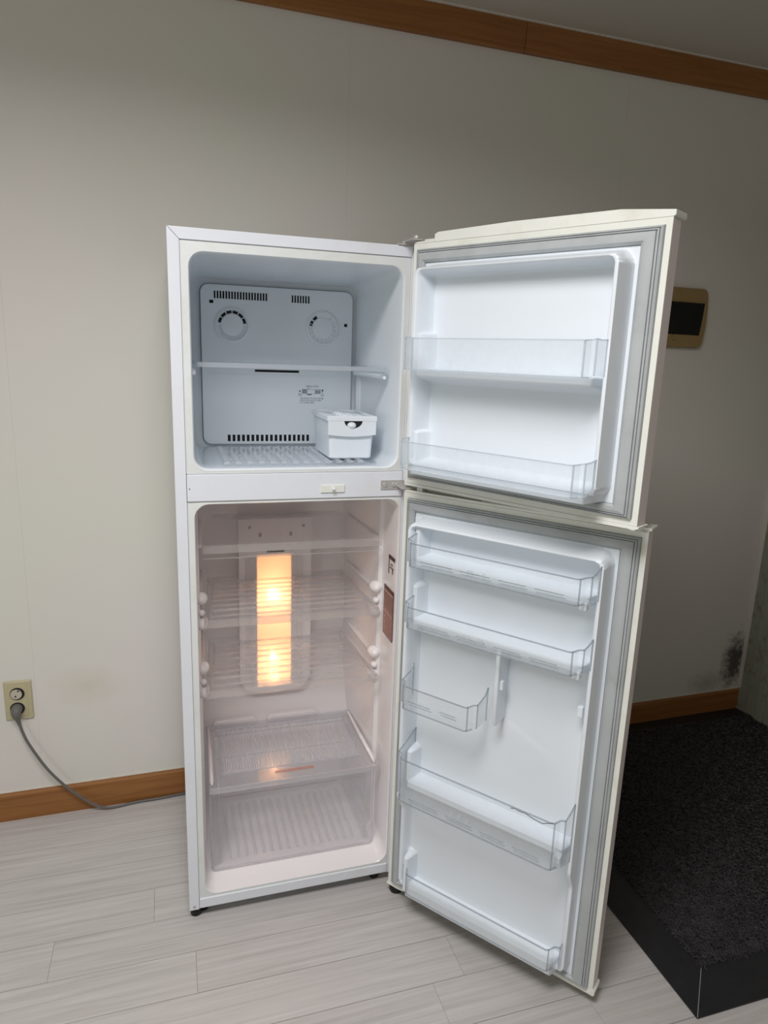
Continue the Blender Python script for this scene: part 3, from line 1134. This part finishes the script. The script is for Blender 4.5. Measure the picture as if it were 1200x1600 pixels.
# lamp column: duct frame, fluted sides, lens, bulbs
LY = 0.372
b = MB()
b.box(0.1690, 0.2207, LY, 0.424, 0.457, 0.857)
b.box(0.3197, 0.3800, LY, 0.424, 0.457, 0.857)
b.box(0.1690, 0.3800, LY, 0.424, 0.857, 0.965)
b.prism([(p[0], p[1]) for p in [(0.175, 0.456), (0.185, 0.436), (0.21, 0.425), (0.34, 0.425), (0.365, 0.436), (0.375, 0.456)]], 'y', LY - 0.001, 0.424)
ld = obj('lamp_duct', b, 'cavity', fr, 30)
for xa, xb in ((0.1860, 0.2200), (0.3205, 0.3570)):
    b = MB()
    nfl = 10
    p_ = (xb - xa) / nfl
    for k in range(nfl):
        xk = xa + p_ * k
        b.prism([(xk, LY + 0.001), (xk + p_ * 0.5, LY - 0.0022), (xk + p_, LY + 0.001)], 'z', 0.470, 0.853)
    obj('fluted_panel', b, 'cavity', ld, 0, kind='stuff')
b = MB()
b.box(0.2207, 0.3197, LY - 0.0015, LY + 0.0010, 0.457, 0.857)
obj('lamp_lens', b, 'lens', ld, 0)
b = MB()
b.box(0.2207, 0.3197, 0.4215, 0.4235, 0.457, 0.857)
obj('reflector', b, 'white', ld, 0)
for zc, pw, rr in ((0.726, 1.0, 0.016), (0.527, 0.30, 0.009)):
    b = MB()
    b.disc((0.2705, 0.398, zc), [(rr * math.sin(PI * k / 10) + 0.0001, -rr * math.cos(PI * k / 10)) for k in range(11)], 'z', 16)
    bo = obj('bulb', b, 'bulb', ld, 60)
    li = bpy.data.lights.new('bulb_light', 'POINT')
    li.energy = BULB_POWER * pw
    li.color = (1.0, 0.47, 0.21)
    li.shadow_soft_size = 0.014
    lo = bpy.data.objects.new('bulb_light', li)
    COL.objects.link(lo)
    lo.location = (0.2705, 0.385, zc)
# vents and lettered louver on the duct top
for xa, xb, za, zb_ in ((0.1965, 0.2045, 0.937, 0.945), (0.2265, 0.2345, 0.912, 0.924), (0.3150, 0.3230, 0.912, 0.924), (0.3520, 0.3600, 0.937, 0.945)):
    b = MB()
    b.box(xa, xb, LY - 0.0012, LY + 0.001, za, zb_)
    obj('duct_slot', b, 'line', ld, 0, 0.0006)
b = MB()
for k in range(12):
    b.box(0.2500 + k * 0.0042, 0.2530 + k * 0.0042, LY - 0.0014, LY + 0.001, 0.8645, 0.8700)
obj('duct_louver', b, 'void', ld, 0, kind='stuff')
b = MB()
b.disc((0.285, LY, 0.9190), [(0.009, 0.001), (0.009, -0.003), (0.006, -0.006), (0.001, -0.006)], 'y', 18)
b.disc((0.268, LY, 0.9220), [(0.004, 0.001), (0.004, -0.003), (0.001, -0.004)], 'y', 12)
obj('duct_knob', b, 'shelf', ld, 40, kind='stuff')

# caution labels on the right wall
xl_ = 0.5215
b = MB()
b.box(xl_ - 0.0008, xl_ + 0.0005, 0.0120, 0.0900, 0.7110, 0.8460)
wl = obj('caution_label', b, 'label_bg', fo, 0)
b = MB()
b.box(xl_ - 0.0012, xl_, 0.0120, 0.0900, 0.8360, 0.8460)
for k in range(14):
    b.box(xl_ - 0.0011, xl_, 0.0165 + k * 0.005, 0.0178 + k * 0.005, 0.775 + (k * 5 % 4) * 0.004, 0.830)
for k in range(9):
    b.box(xl_ - 0.0011, xl_, 0.018, 0.084 - (k * 7 % 3) * 0.008, 0.718 + k * 0.0056, 0.7192 + k * 0.0056)
for y0_, y1_, za, zb_ in ((0.012, 0.0132, 0.711, 0.846), (0.0888, 0.09, 0.711, 0.846), (0.012, 0.09, 0.711, 0.7125), (0.012, 0.09, 0.768, 0.7695)):
    b.box(xl_ - 0.0012, xl_, y0_, y1_, za, zb_)
obj('caution_print', b, 'label_ink', fo, 0, kind='stuff')
b = MB()
b.box(xl_ - 0.0009, xl_ + 0.0005, 0.014, 0.062, 0.926, 0.935)
for bx in ((0.058, 0.060, 0.885, 0.925), (0.03, 0.045, 0.912, 0.914), (0.022, 0.05, 0.903, 0.905), (0.028, 0.03, 0.89, 0.903)):
    b.box(xl_ - 0.0009, xl_ + 0.0005, *bx)
obj('caution_symbol', b, 'label_ink', fo, 0, kind='stuff')

# crisper lid: frame + ribbed window, finger slot
CZ = 0.3365
b = MB()
b.mi = 0


def xc_(y):
    k = (y - 0.048) / 0.30
    return 0.0580 + 0.007 * k, 0.5080 - 0.007 * k


a0, a1 = xc_(0.048)
c0, c1 = xc_(0.348)
i0, i1, j0_, j1_ = 0.100, 0.472, 0.112, 0.325
b.prism([(a0, 0.048), (a1, 0.048), (i1, j0_), (i0, j0_)], 'z', CZ - 0.003, CZ)
b.prism([(c0, 0.348), (i0, j1_), (i1, j1_), (c1, 0.348)], 'z', CZ - 0.003, CZ)
b.prism([(a0, 0.048), (i0, j0_), (i0, j1_), (c0, 0.348)], 'z', CZ - 0.003, CZ)
b.prism([(a1, 0.048), (c1, 0.348), (i1, j1_), (i1, j0_)], 'z', CZ - 0.003, CZ)
b.mi = 1
b.box(a0, a1, 0.045, 0.049, CZ - 0.012, CZ + 0.0015)
b.box(c0, c1, 0.346, 0.350, CZ - 0.006, CZ + 0.006)
for x_ in (a0, a1 - 0.003):
    b.prism([(x_, 0.048), (x_ + 0.003, 0.048), ((c0 if x_ < 0.2 else c1 - 0.003) + 0.003, 0.348), ((c0 if x_ < 0.2 else c1 - 0.003), 0.348)], 'z', CZ - 0.004, CZ + 0.004)
b.box(i0 - 0.003, i1 + 0.003, j0_ - 0.003, j0_, CZ - 0.003, CZ + 0.003)
b.box(i0 - 0.003, i1 + 0.003, j1_, j1_ + 0.003, CZ - 0.003, CZ + 0.003)
b.box(i0 - 0.003, i0, j0_, j1_, CZ - 0.003, CZ + 0.003)
b.box(i1, i1 + 0.003, j0_, j1_, CZ - 0.003, CZ + 0.003)
cl = obj('crisper_lid', b, ['lid', 'drawer_edge'], fr, 0)
b = MB()
nr = 62
p_ = (i1 - i0) / nr
for k in range(nr):
    xk = i0 + p_ * k
    b.prism([(xk + p_ * 0.18, CZ - 0.0022), (xk + p_ * 0.82, CZ - 0.0022), (xk + p_ * 0.62, CZ + 0.0010), (xk + p_ * 0.38, CZ + 0.0010)], 'y', j0_, j1_)
obj('ribbed_window', b, 'white_rib', cl, 0, kind='stuff')
b = MB()
b.box(i0, i1, j0_, j1_, CZ - 0.0032, CZ - 0.0020)
obj('window_pane', b, 'lid', cl, 0)
b = MB()
b.prism(rrect(0.231, 0.336, 0.080, 0.090, 0.0049, 4), 'z', CZ - 0.001, CZ + 0.0006)
obj('finger_slot', b, 'label_bg', cl, 0)
for x_ in (0.0655, 0.5005):
    b = MB()
    sg = -1 if x_ > 0.2 else 1
    b.tube([(x_ + sg * 0.000, 0.062, CZ + 0.003), (x_ + sg * 0.000, 0.075, CZ + 0.005), (x_ + sg * 0.003, 0.20, CZ + 0.005), (x_ + sg * 0.005, 0.335, CZ + 0.005), (x_ + sg * 0.005, 0.345, CZ + 0.003)], [0.002, 0.0052, 0.0052, 0.0045, 0.002], 8)
    obj('lid_guide', b, 'cavity', cl, 60)

# crisper drawer
b = MB()
DZ0, DZ1, DYF = 0.0915, 0.322, 0.0535
pth = [(0.0600, DYF + 0.012), (0.0620, DYF + 0.004), (0.0690, DYF), (0.4910, DYF), (0.4980, DYF + 0.004), (0.5000, DYF + 0.012)]
b.ribbon(pth, [DZ0] * 6, [DZ1] * 6, 0.003)
pth2 = [(0.0610, DYF + 0.012), (0.0835, DYF + 0.020), (0.0840, 0.335), (0.4780, 0.335), (0.4785, DYF + 0.020), (0.4990, DYF + 0.012)]
b.ribbon(pth2, [DZ0 + 0.003] * 6, [DZ1 - 0.004] * 6, 0.0025)
b.box(0.064, 0.496, DYF, 0.335, DZ0, DZ0 + 0.003)
b.mi = 1
b.ribbon(pth, [DZ1 - 0.004] * 6, [DZ1] * 6, 0.0045)
b.ribbon(pth, [DZ0 - 0.001] * 6, [DZ0 + 0.003] * 6, 0.0045)
b.ribbon(pth2, [DZ1 - 0.008] * 6, [DZ1 - 0.004] * 6, 0.0045)
b.ribbon([(0.0600, DYF + 0.010), (0.0612, DYF + 0.006)], [DZ0] * 2, [DZ1] * 2, 0.003)
b.ribbon([(0.5000, DYF + 0.010), (0.4988, DYF + 0.006)], [DZ0] * 2, [DZ1] * 2, 0.003)
b.box(0.0825, 0.0845, DYF + 0.018, DYF + 0.021, DZ0 + 0.01, DZ1 - 0.005)
b.box(0.4775, 0.4795, DYF + 0.018, DYF + 0.021, DZ0 + 0.01, DZ1 - 0.005)
b.box(0.084, 0.478, 0.3325, 0.3365, 0.240, 0.2425)
dr = obj('crisper_drawer', b, ['drawer', 'drawer_edge'], fr, 0)
for k in range(16):
    x = 0.110 + k * 0.0228
    b = MB()
    b.prism([(x - 0.0045, DZ0 + 0.0028), (x - 0.002, DZ0 + 0.006), (x + 0.002, DZ0 + 0.006), (x + 0.0045, DZ0 + 0.0028)], 'y', 0.085, 0.315)
    obj('drawer_rib', b, 'white_rib', dr, 0, 0.0008)

# feet and underside
for xx, yy, r in ((0.0165, 0.022, 0.0145), (0.0365, 0.034, 0.0115), (0.309, 0.055, 0.008), (0.381, 0.055, 0.010), (0.500, 0.03, 0.013), (0.02, 0.49, 0.013), (0.51, 0.49, 0.013)):
    b = MB()
    b.disc((xx, yy, 0.0), [(r * 0.9, 0.0), (r, 0.004), (r, 0.018), (r * 0.6, 0.020), (r * 0.6, ZB + 0.002)] if r > 0.0085 else [(r, 0.012), (r, ZB + 0.002)], 'z', 18)
    obj('foot', b, 'rubber', fr, 40)

# ------------------------------------------------------------------ doors
HX, HY, WD = 0.5207, -0.0393, 0.5645


def door_map(a):
    d = (math.cos(a), math.sin(a))
    n = (d[1], -d[0])
    return lambda u, t, z: (HX + u * d[0] + t * n[0], HY + u * d[1] + t * n[1], z)


def make_door(name, ang, Z0, Z1, LZ0, LZ1, ledges, lowdike, bump_fn=None):
    f = door_map(ang)
    b = MB(f)
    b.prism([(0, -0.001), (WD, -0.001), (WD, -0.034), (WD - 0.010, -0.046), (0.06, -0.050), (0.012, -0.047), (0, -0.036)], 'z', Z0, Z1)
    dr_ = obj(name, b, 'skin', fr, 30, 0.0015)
    b = MB(f)
    b.frame((0, WD, Z0, Z1), (0.0125, WD - 0.0115, Z0 + 0.012, Z1 - 0.012), [(0.0, -0.001), (0.02, 0.0006), (0.97, 0.0006), (1.0, -0.0015)], lambda a_, c_, h: (a_, h, c_))
    obj('door_rim', b, 'cream', dr_, 0)
    b = MB(f)
    pf = [(0.0, -0.0015), (0.03, 0.006), (0.12, 0.008), (0.14, 0.0055), (0.165, 0.0055), (0.185, 0.0092), (0.25, 0.0095), (0.27, 0.0065), (0.295, 0.0065), (0.32, 0.0105), (0.55, 0.0125), (0.80, 0.0120), (0.95, 0.008), (1.0, 0.001)]
    b.frame((0.0125, WD - 0.0115, Z0 + 0.012, Z1 - 0.012), (0.0385, 0.5150, LZ0, LZ1), pf, lambda a_, c_, h: (a_, h, c_))
    obj('gasket', b, 'gasket', dr_, 20)
    # moulded liner as a relief surface: side walls, ledges, recess
    U0, U1 = 0.0385, 0.5150
    nu = 230
    nz = int(nu * (LZ1 - LZ0) / (U1 - U0))
    rr = 0.034

    def height(u, z):
        cx, cz = (U0 + U1) / 2, (LZ0 + LZ1) / 2
        hx, hz = (U1 - U0) / 2, (LZ1 - LZ0) / 2
        qx, qz = abs(u - cx) - hx + rr, abs(z - cz) - hz + rr
        dd = math.hypot(max(qx, 0), max(qz, 0)) + min(max(qx, qz), 0) - rr
        e_ = -dd
        top = 0.055
        if lowdike:
            top = 0.030 + 0.025 * sstep(lowdike - 0.03, lowdike + 0.03, z)
        rise = sstep(0.0065, 0.0125, e_)
        fall = sstep(0.019, 0.031, e_)
        if qz > qx and qz > 0:      # softer roll along the top and bottom
            wz = sstep(0.0, 0.02, qz - max(qx, 0))
            rise += (sstep(0.002, 0.020, e_) - rise) * wz
            fall += (sstep(0.018, 0.046, e_) - fall) * wz
        t = 0.004 + (top - 0.004) * rise * (1 - fall) + 0.002 * fall
        if bump_fn:
            t = bump_fn(u, z, t)
        for (zt, th, hgt, ua, ub) in ledges:
            k = sstep(zt + 0.004, zt, z) * sstep(zt - th - 0.016, zt - th, z) * sstep(ua, ua + 0.014, u) * sstep(ub, ub - 0.014, u)
            if k > 0:
                t = max(t, 0.006 + (hgt - 0.006) * k)
            # pads where the bin ends lock in
            for sg, ue in ((1, ua),):
                kk = sstep(zt - th - 0.02, zt - th + 0.01, z) * sstep(zt + 0.085, zt + 0.075, z)
                w_ = 0.016 * kk
                du = (u - ue) * sg
                if kk > 0 and du < w_ + 0.006:
                    t = max(t, 0.006 + 0.038 * kk * sstep(w_ + 0.006, w_ - 0.002, du) * sstep(-0.005, 0.004, du))
        return t
    b = MB(f)
    vv = []
    for j in range(nz + 1):
        z = LZ0 + (LZ1 - LZ0) * j / nz
        vv.append([b.v((U0 + (U1 - U0) * i / nu, height(U0 + (U1 - U0) * i / nu, z), z)) for i in range(nu + 1)])
    for j in range(nz):
        for i in range(nu):
            b.face([vv[j][i], vv[j][i + 1], vv[j + 1][i + 1], vv[j + 1][i]])
    obj('door_liner', b, 'liner', dr_, 60)
    return dr_, f


A1, A2 = -1.0458, -0.9115
ud, uf = make_door('freezer_door', A1, 1.1427, 1.6732, 1.1790, 1.6310,
                   [(1.4045, 0.012, 0.060, 0.060, 0.490), (1.1940, 0.016, 0.062, 0.055, 0.497)], None)


def low_bump(u, z, t):
    # diagonal fold in the moulding right of the bottle rib
    s_ = z - (0.640 - (u - 0.31) * 0.42)
    if 0.29 < u < 0.46:
        t += 0.0012 * sstep(0.0, 0.02, -s_) * sstep(-0.12, -0.02, s_) * sstep(0.29, 0.32, u) * sstep(0.46, 0.38, u)
    return t


ldr, lf = make_door('fridge_door', A2, 0.0336, 1.1183, 0.0600, 1.0755,
                    [(0.9800, 0.014, 0.054, 0.062, 0.492), (0.8330, 0.014, 0.054, 0.062, 0.492), (0.4040, 0.014, 0.054, 0.066, 0.492), (0.0990, 0.03, 0.046, 0.070, 0.490)], 0.33, low_bump)

# end caps
b = MB(uf)
b.prism([(0.055, 1.6735), (0.0555, 1.690), (0.065, 1.6935), (0.25, 1.6965), (0.471, 1.6945), (WD + 0.003, 1.6845), (WD + 0.003, 1.6755), (WD - 0.001, 1.6735)], 'y', -0.050, -0.0005)
obj('top_cap', b, 'cream', ud, 0, 0.0015)
b = MB(uf)
b.box(0.0, 0.055, -0.046, 0.0, 1.6735, 1.6775)
b.box(0.0, 0.055, -0.046, -0.034, 1.6775, 1.688)
obj('top_cap', b, 'cream', ud, 0, 0.001)
b = MB(uf)
b.box(0.0, WD - 0.002, -0.044, 0.001, 1.1355, 1.1424)
b.prism([(WD - 0.022, 1.1370), (WD - 0.006, 1.1345), (WD + 0.004, 1.1395), (WD + 0.004, 1.1424), (WD - 0.022, 1.1424)], 'y', -0.040, 0.002)
obj('bottom_cap', b, 'cream', ud, 0, 0.0008)
b = MB(lf)
b.box(0.0, WD, -0.044, -0.030, 1.1186, 1.1255)
b.box(0.0, WD, -0.006, 0.001, 1.1186, 1.1245)
b.box(0.20, WD, -0.030, -0.006, 1.1200, 1.1240)
b.prism([(WD - 0.016, 1.1186), (WD - 0.002, 1.1186), (WD + 0.005, 1.122), (WD + 0.005, 1.127), (WD - 0.016, 1.127)], 'y', -0.042, 0.001)
obj('top_cap', b, 'cream', ldr, 0, 0.0008)
b = MB(lf)
b.box(0.0, WD - 0.02, -0.031, -0.005, 1.1184, 1.1200)
obj('cap_channel', b, 'stain', ldr, 0)
b = MB(lf)
b.box(0.030, 0.045, -0.025, -0.008, 1.1200, 1.1320)
obj('door_stop', b, 'cream', ldr, 0, 0.001)
b = MB(lf)
b.box(0.0, WD, -0.046, 0.001, 0.0305, 0.0333)
b.prism([(WD - 0.015, 0.0333), (WD + 0.001, 0.0305), (WD + 0.005, 0.0345), (WD + 0.005, 0.045), (WD - 0.001, 0.0475)], 'y', -0.038, 0.0018)
b.prism([(-0.004, 0.0333), (-0.004, 0.0300), (0.03, 0.0285), (0.05, 0.0305), (0.05, 0.0333)], 'y', -0.04, 0.003)
obj('bottom_cap', b, 'cream', ldr, 0, 0.0008)
# hinges
b = MB()
b.box(0.495, 0.536, -0.005, 0.06, H, H + 0.004)
b.box(0.508, 0.536, -0.052, -0.005, H + 0.0055, H + 0.0085)
b.box(0.505, 0.536, -0.008, -0.003, H, H + 0.0085)
b.disc((0.523, -0.046, H + 0.0085), [(0.007, 0), (0.007, 0.006), (0.002, 0.007)], 'z', 14)
obj('top_hinge', b, 'metal', fr, 0, 0.0008)
q = lf(0.012, -0.022, 0)
b = MB()
b.disc((q[0], q[1], 0.0), [(0.0165, 0.0), (0.0185, 0.004), (0.0185, 0.020), (0.012, 0.022), (0.012, 0.029)], 'z', 20)
obj('hinge_foot', b, 'rubber', fr, 40)

def bin_mesh(f, u0, u1, zf0, zf1, zs1, tf, mats, ear=0.017, slits=(), zs0=None, bottom=True, tback=0.006, crack=False, corner=0.022, wide=True):
    b = MB(f)
    zs0 = zf0 + 0.004 if zs0 is None else zs0
    te = tf - corner
    path = [(u0, tback), (u0, te * 0.55), (u0, te), (u0 + ear * 0.6, te + 0.003), (u0 + ear, tf - 0.004), (u0 + ear + 0.006, tf),
            (u1 - ear - 0.006, tf), (u1 - ear, tf - 0.004), (u1 - ear * 0.6, te + 0.003), (u1, te)] + ([(u1 + 0.004, 0.066), (u1 + 0.0085, 0.053)] if wide else [(u1, te * 0.55), (u1, tback)])
    zm = zs1 + (zf1 - zs1) * 0.55
    zt = [zs1, zm, zf1 + 0.003, zf1 + 0.001, zf1, zf1, zf1, zf1, zf1 + 0.001, zf1 + 0.003, zm, zs1]
    zb = [zs0, zs0, zs0, zf0, zf0, zf0, zf0, zf0, zf0, zs0, zs0, zs0]
    b.ribbon(path, zb, zt, 0.0022)
    if bottom:
        b.prism([(u0 + 0.002, te), (u0 + ear, tf - 0.002), (u1 - ear, tf - 0.002), (u1 - 0.002, te), (u1 - 0.002, 0.054), (u0 + 0.002, 0.054)], 'z', zf0, zf0 + 0.002)
    b.mi = 1
    b.ribbon(path, [z - 0.0022 for z in zt], zt, 0.0034)
    b.ribbon(path[3:9], zb[3:9], [z + 0.002 for z in zb[3:9]], 0.0034)
    for i in (4, 7, 2, 9):
        p = path[i]
        b.box(p[0] - 0.0013, p[0] + 0.0013, p[1] - 0.0013, p[1] + 0.0013, zb[i], zt[i])
    for i in (0, 11):
        p = path[i]
        b.box(p[0] - 0.0012, p[0] + 0.0012, p[1], p[1] + 0.003, zs0, zt[i])
    for (sa, sb, sz) in slits:
        b.box(sa, sb, tf + 0.0005, tf + 0.0022, sz, sz + 0.0014)
        b.box(sa + 0.004, sb + 0.004, tf + 0.0005, tf + 0.0022, sz - 0.006, sz - 0.0048)
    if crack:
        b.mi = 2
        cp = [(0.374, 0.4905), (0.384, 0.4935), (0.394, 0.4915), (0.408, 0.4930), (0.428, 0.4880), (0.447, 0.4860), (0.458, 0.4915), (0.4700, 0.4975)]
        b.tube([(c[0], tf + 0.0012, c[1]) for c in cp], 0.0008, 6)
    return b


def sl(z):
    return [(0.115, 0.195, z), (0.215, 0.285, z), (0.305, 0.365, z), (0.385, 0.445, z)]


obj('door_bin', bin_mesh(uf, 0.056, 0.489, 1.4055, 1.4705, 1.4730, 0.100, None, ear=0.013), ['milky', 'milky_edge'], ud, 0)
obj('door_bin', bin_mesh(uf, 0.056, 0.491, 1.1930, 1.2545, 1.2640, 0.100, None, ear=0.014), ['milky', 'milky_edge'], ud, 0)
obj('door_bin', bin_mesh(lf, 0.0685, 0.490, 0.9740, 1.0290, 1.0500, 0.100, None, slits=sl(0.990)), ['clear', 'edge'], ldr, 0)
obj('door_bin', bin_mesh(lf, 0.0685, 0.489, 0.8270, 0.8790, 0.8990, 0.100, None, slits=sl(0.843)), ['clear', 'edge'], ldr, 0)
obj('small_door_bin', bin_mesh(lf, 0.0685, 0.268, 0.6250, 0.6840, 0.7100, 0.100, None, ear=0.015, slits=[(0.10, 0.16, 0.648), (0.185, 0.225, 0.650)], tback=0.03, wide=False), ['clear', 'edge'], ldr, 0)
obj('door_bin', bin_mesh(lf, 0.0685, 0.489, 0.3815, 0.4955, 0.5280, 0.102, None, slits=sl(0.398), crack=True), ['clear', 'edge', 'line'], ldr, 0, label='cracked clear plastic door bin')
obj('door_bin', bin_mesh(lf, 0.072, 0.494, 0.0900, 0.1480, 0.1600, 0.062, None, ear=0.020, tback=0.020, bottom=False, wide=False), ['clear', 'edge'], ldr, 0)

# clips moulded on the front of bins
for z, us in ((0.9895, (0.232, 0.240, 0.268)), (0.8440, (0.232, 0.242, 0.268, 0.276)), (0.4070, (0.228, 0.248, 0.270))):
    b = MB(lf)
    for u in us:
        b.box(u, u + 0.006, 0.0995, 0.1050, z - 0.006, z + 0.008)
    obj('bin_clip', b, 'milky', ldr, 0, 0.001, kind='stuff')
# bottle rib with its pegs
b = MB(lf)
b.prism([(0.004, 0.822), (0.054, 0.826), (0.058, 0.80), (0.058, 0.650), (0.050, 0.634), (0.004, 0.640)], 'x', 0.293, 0.303)
rb = obj('bottle_rib', b, 'liner', ldr, 30, 0.003, 3)
b = MB(lf)
b.box(0.302, 0.310, 0.038, 0.048, 0.722, 0.744)
obj('peg', b, 'liner', ldr, 0, 0.002)
b = MB(lf)
b.box(0.474, 0.486, 0.026, 0.038, 0.714, 0.738)
obj('peg', b, 'liner', ldr, 0, 0.002)
for z in (0.972, 0.826, 0.397):
    b = MB(lf)
    b.box(0.468, 0.484, 0.058, 0.078, z - 0.014, z + 0.006)
    obj('bin_support', b, 'liner', ldr, 0, 0.004)

# ------------------------------------------------------------------ ice box in the freezer
it = thing('ice_box', (0.419, 0.17, 1.1797), 'small white ice box with lidded tray standing in the freezer', 'ice box')
IB = (0.3600, 0.4790, 0.080, 0.272)
zb0, zt0 = 1.1800, 1.2720
b = MB()


def ring(z, ins, r=0.010):
    return [(p[0], p[1], z) for p in rrect(IB[0] + ins, IB[1] - ins, IB[2] + ins, IB[3] - ins, r, 4)]


b.loft([ring(zb0, 0.009), ring(zb0 + 0.003, 0.006), ring(zt0, 0.001), ring(zt0, 0.0035), ring(zb0 + 0.006, 0.009)], True, True)
obj('body', b, 'white', it, 40)
# front band with the half-round grip opening
zc, xc = 1.2735, (IB[0] + IB[1]) / 2 + 0.003
pts = [(IB[0] - 0.001, 1.2735), (IB[0] - 0.001, 1.2400)]
for k in range(9):
    x = IB[0] + (IB[1] - IB[0]) * k / 8
    pts.append((x, 1.2400 - 0.0045 * math.sin(PI * k / 8)))
pts += [(IB[1] + 0.001, 1.2400), (IB[1] + 0.001, 1.2735)]
for k in range(13):
    a = PI * k / 12
    pts.append((xc + 0.0230 * math.cos(a), 1.2735 - 0.0175 * math.sin(a)))
b = MB()
b.prism(pts, 'y', 0.0745, 0.0815)
obj('front_band', b, 'white', it, 0, 0.0015)
b = MB()
seg = [(xc + 0.0228 * math.cos(PI * k / 12), 1.2735 - 0.0173 * math.sin(PI * k / 12)) for k in range(13)]
b.prism(seg, 'y', 0.0790, 0.0795)
obj('grip_opening', b, 'void', it, 0)
b = MB()
b.disc((xc - 0.004, 0.0800, 1.2630), [(0.0115 * math.sin(PI * k / 8) + 0.0001, -0.0085 * math.cos(PI * k / 8)) for k in range(9)], 'z', 16)
obj('ice_ball', b, 'white', it, 60)
# lid frame and cube tray
b = MB()
b.frame((IB[0] - 0.003, IB[1] + 0.003, IB[2] - 0.004, IB[3] + 0.002), (IB[0] + 0.008, IB[1] - 0.008, IB[2] + 0.010, IB[3] - 0.008),
        [(0.0, 1.2740), (0.0, 1.2840), (0.12, 1.2855), (0.85, 1.2855), (1.0, 1.2825), (1.0, 1.2770)], lambda a_, c_, h: (a_, c_, h))
obj('lid_frame', b, 'white', it, 25)
b = MB()
b.box(IB[0] + 0.007, IB[1] - 0.007, IB[2] + 0.009, IB[3] - 0.007, 1.2750, 1.2775)
ty = obj('ice_tray', b, 'milky', it, 0)
for i in range(4):
    for j in range(6):
        x = IB[0] + 0.0205 + i * 0.026
        y = IB[2] + 0.0245 + j * 0.0285
        b = MB()
        h = 0.0045 + 0.003 * ((i * 5 + j * 3) % 3)
        b.loft([[(p[0], p[1], 1.2772) for p in rrect(x - 0.0105, x + 0.0105, y - 0.011, y + 0.011, 0.004, 2)], [(p[0], p[1], 1.2772 + h * 0.7) for p in rrect(x - 0.0095, x + 0.0095, y - 0.010, y + 0.010, 0.004, 2)],
                [(p[0], p[1], 1.2772 + h) for p in rrect(x - 0.006, x + 0.006, y - 0.007, y + 0.007, 0.003, 2)]], True, True)
        obj('ice_cup', b, 'white', ty, 50)
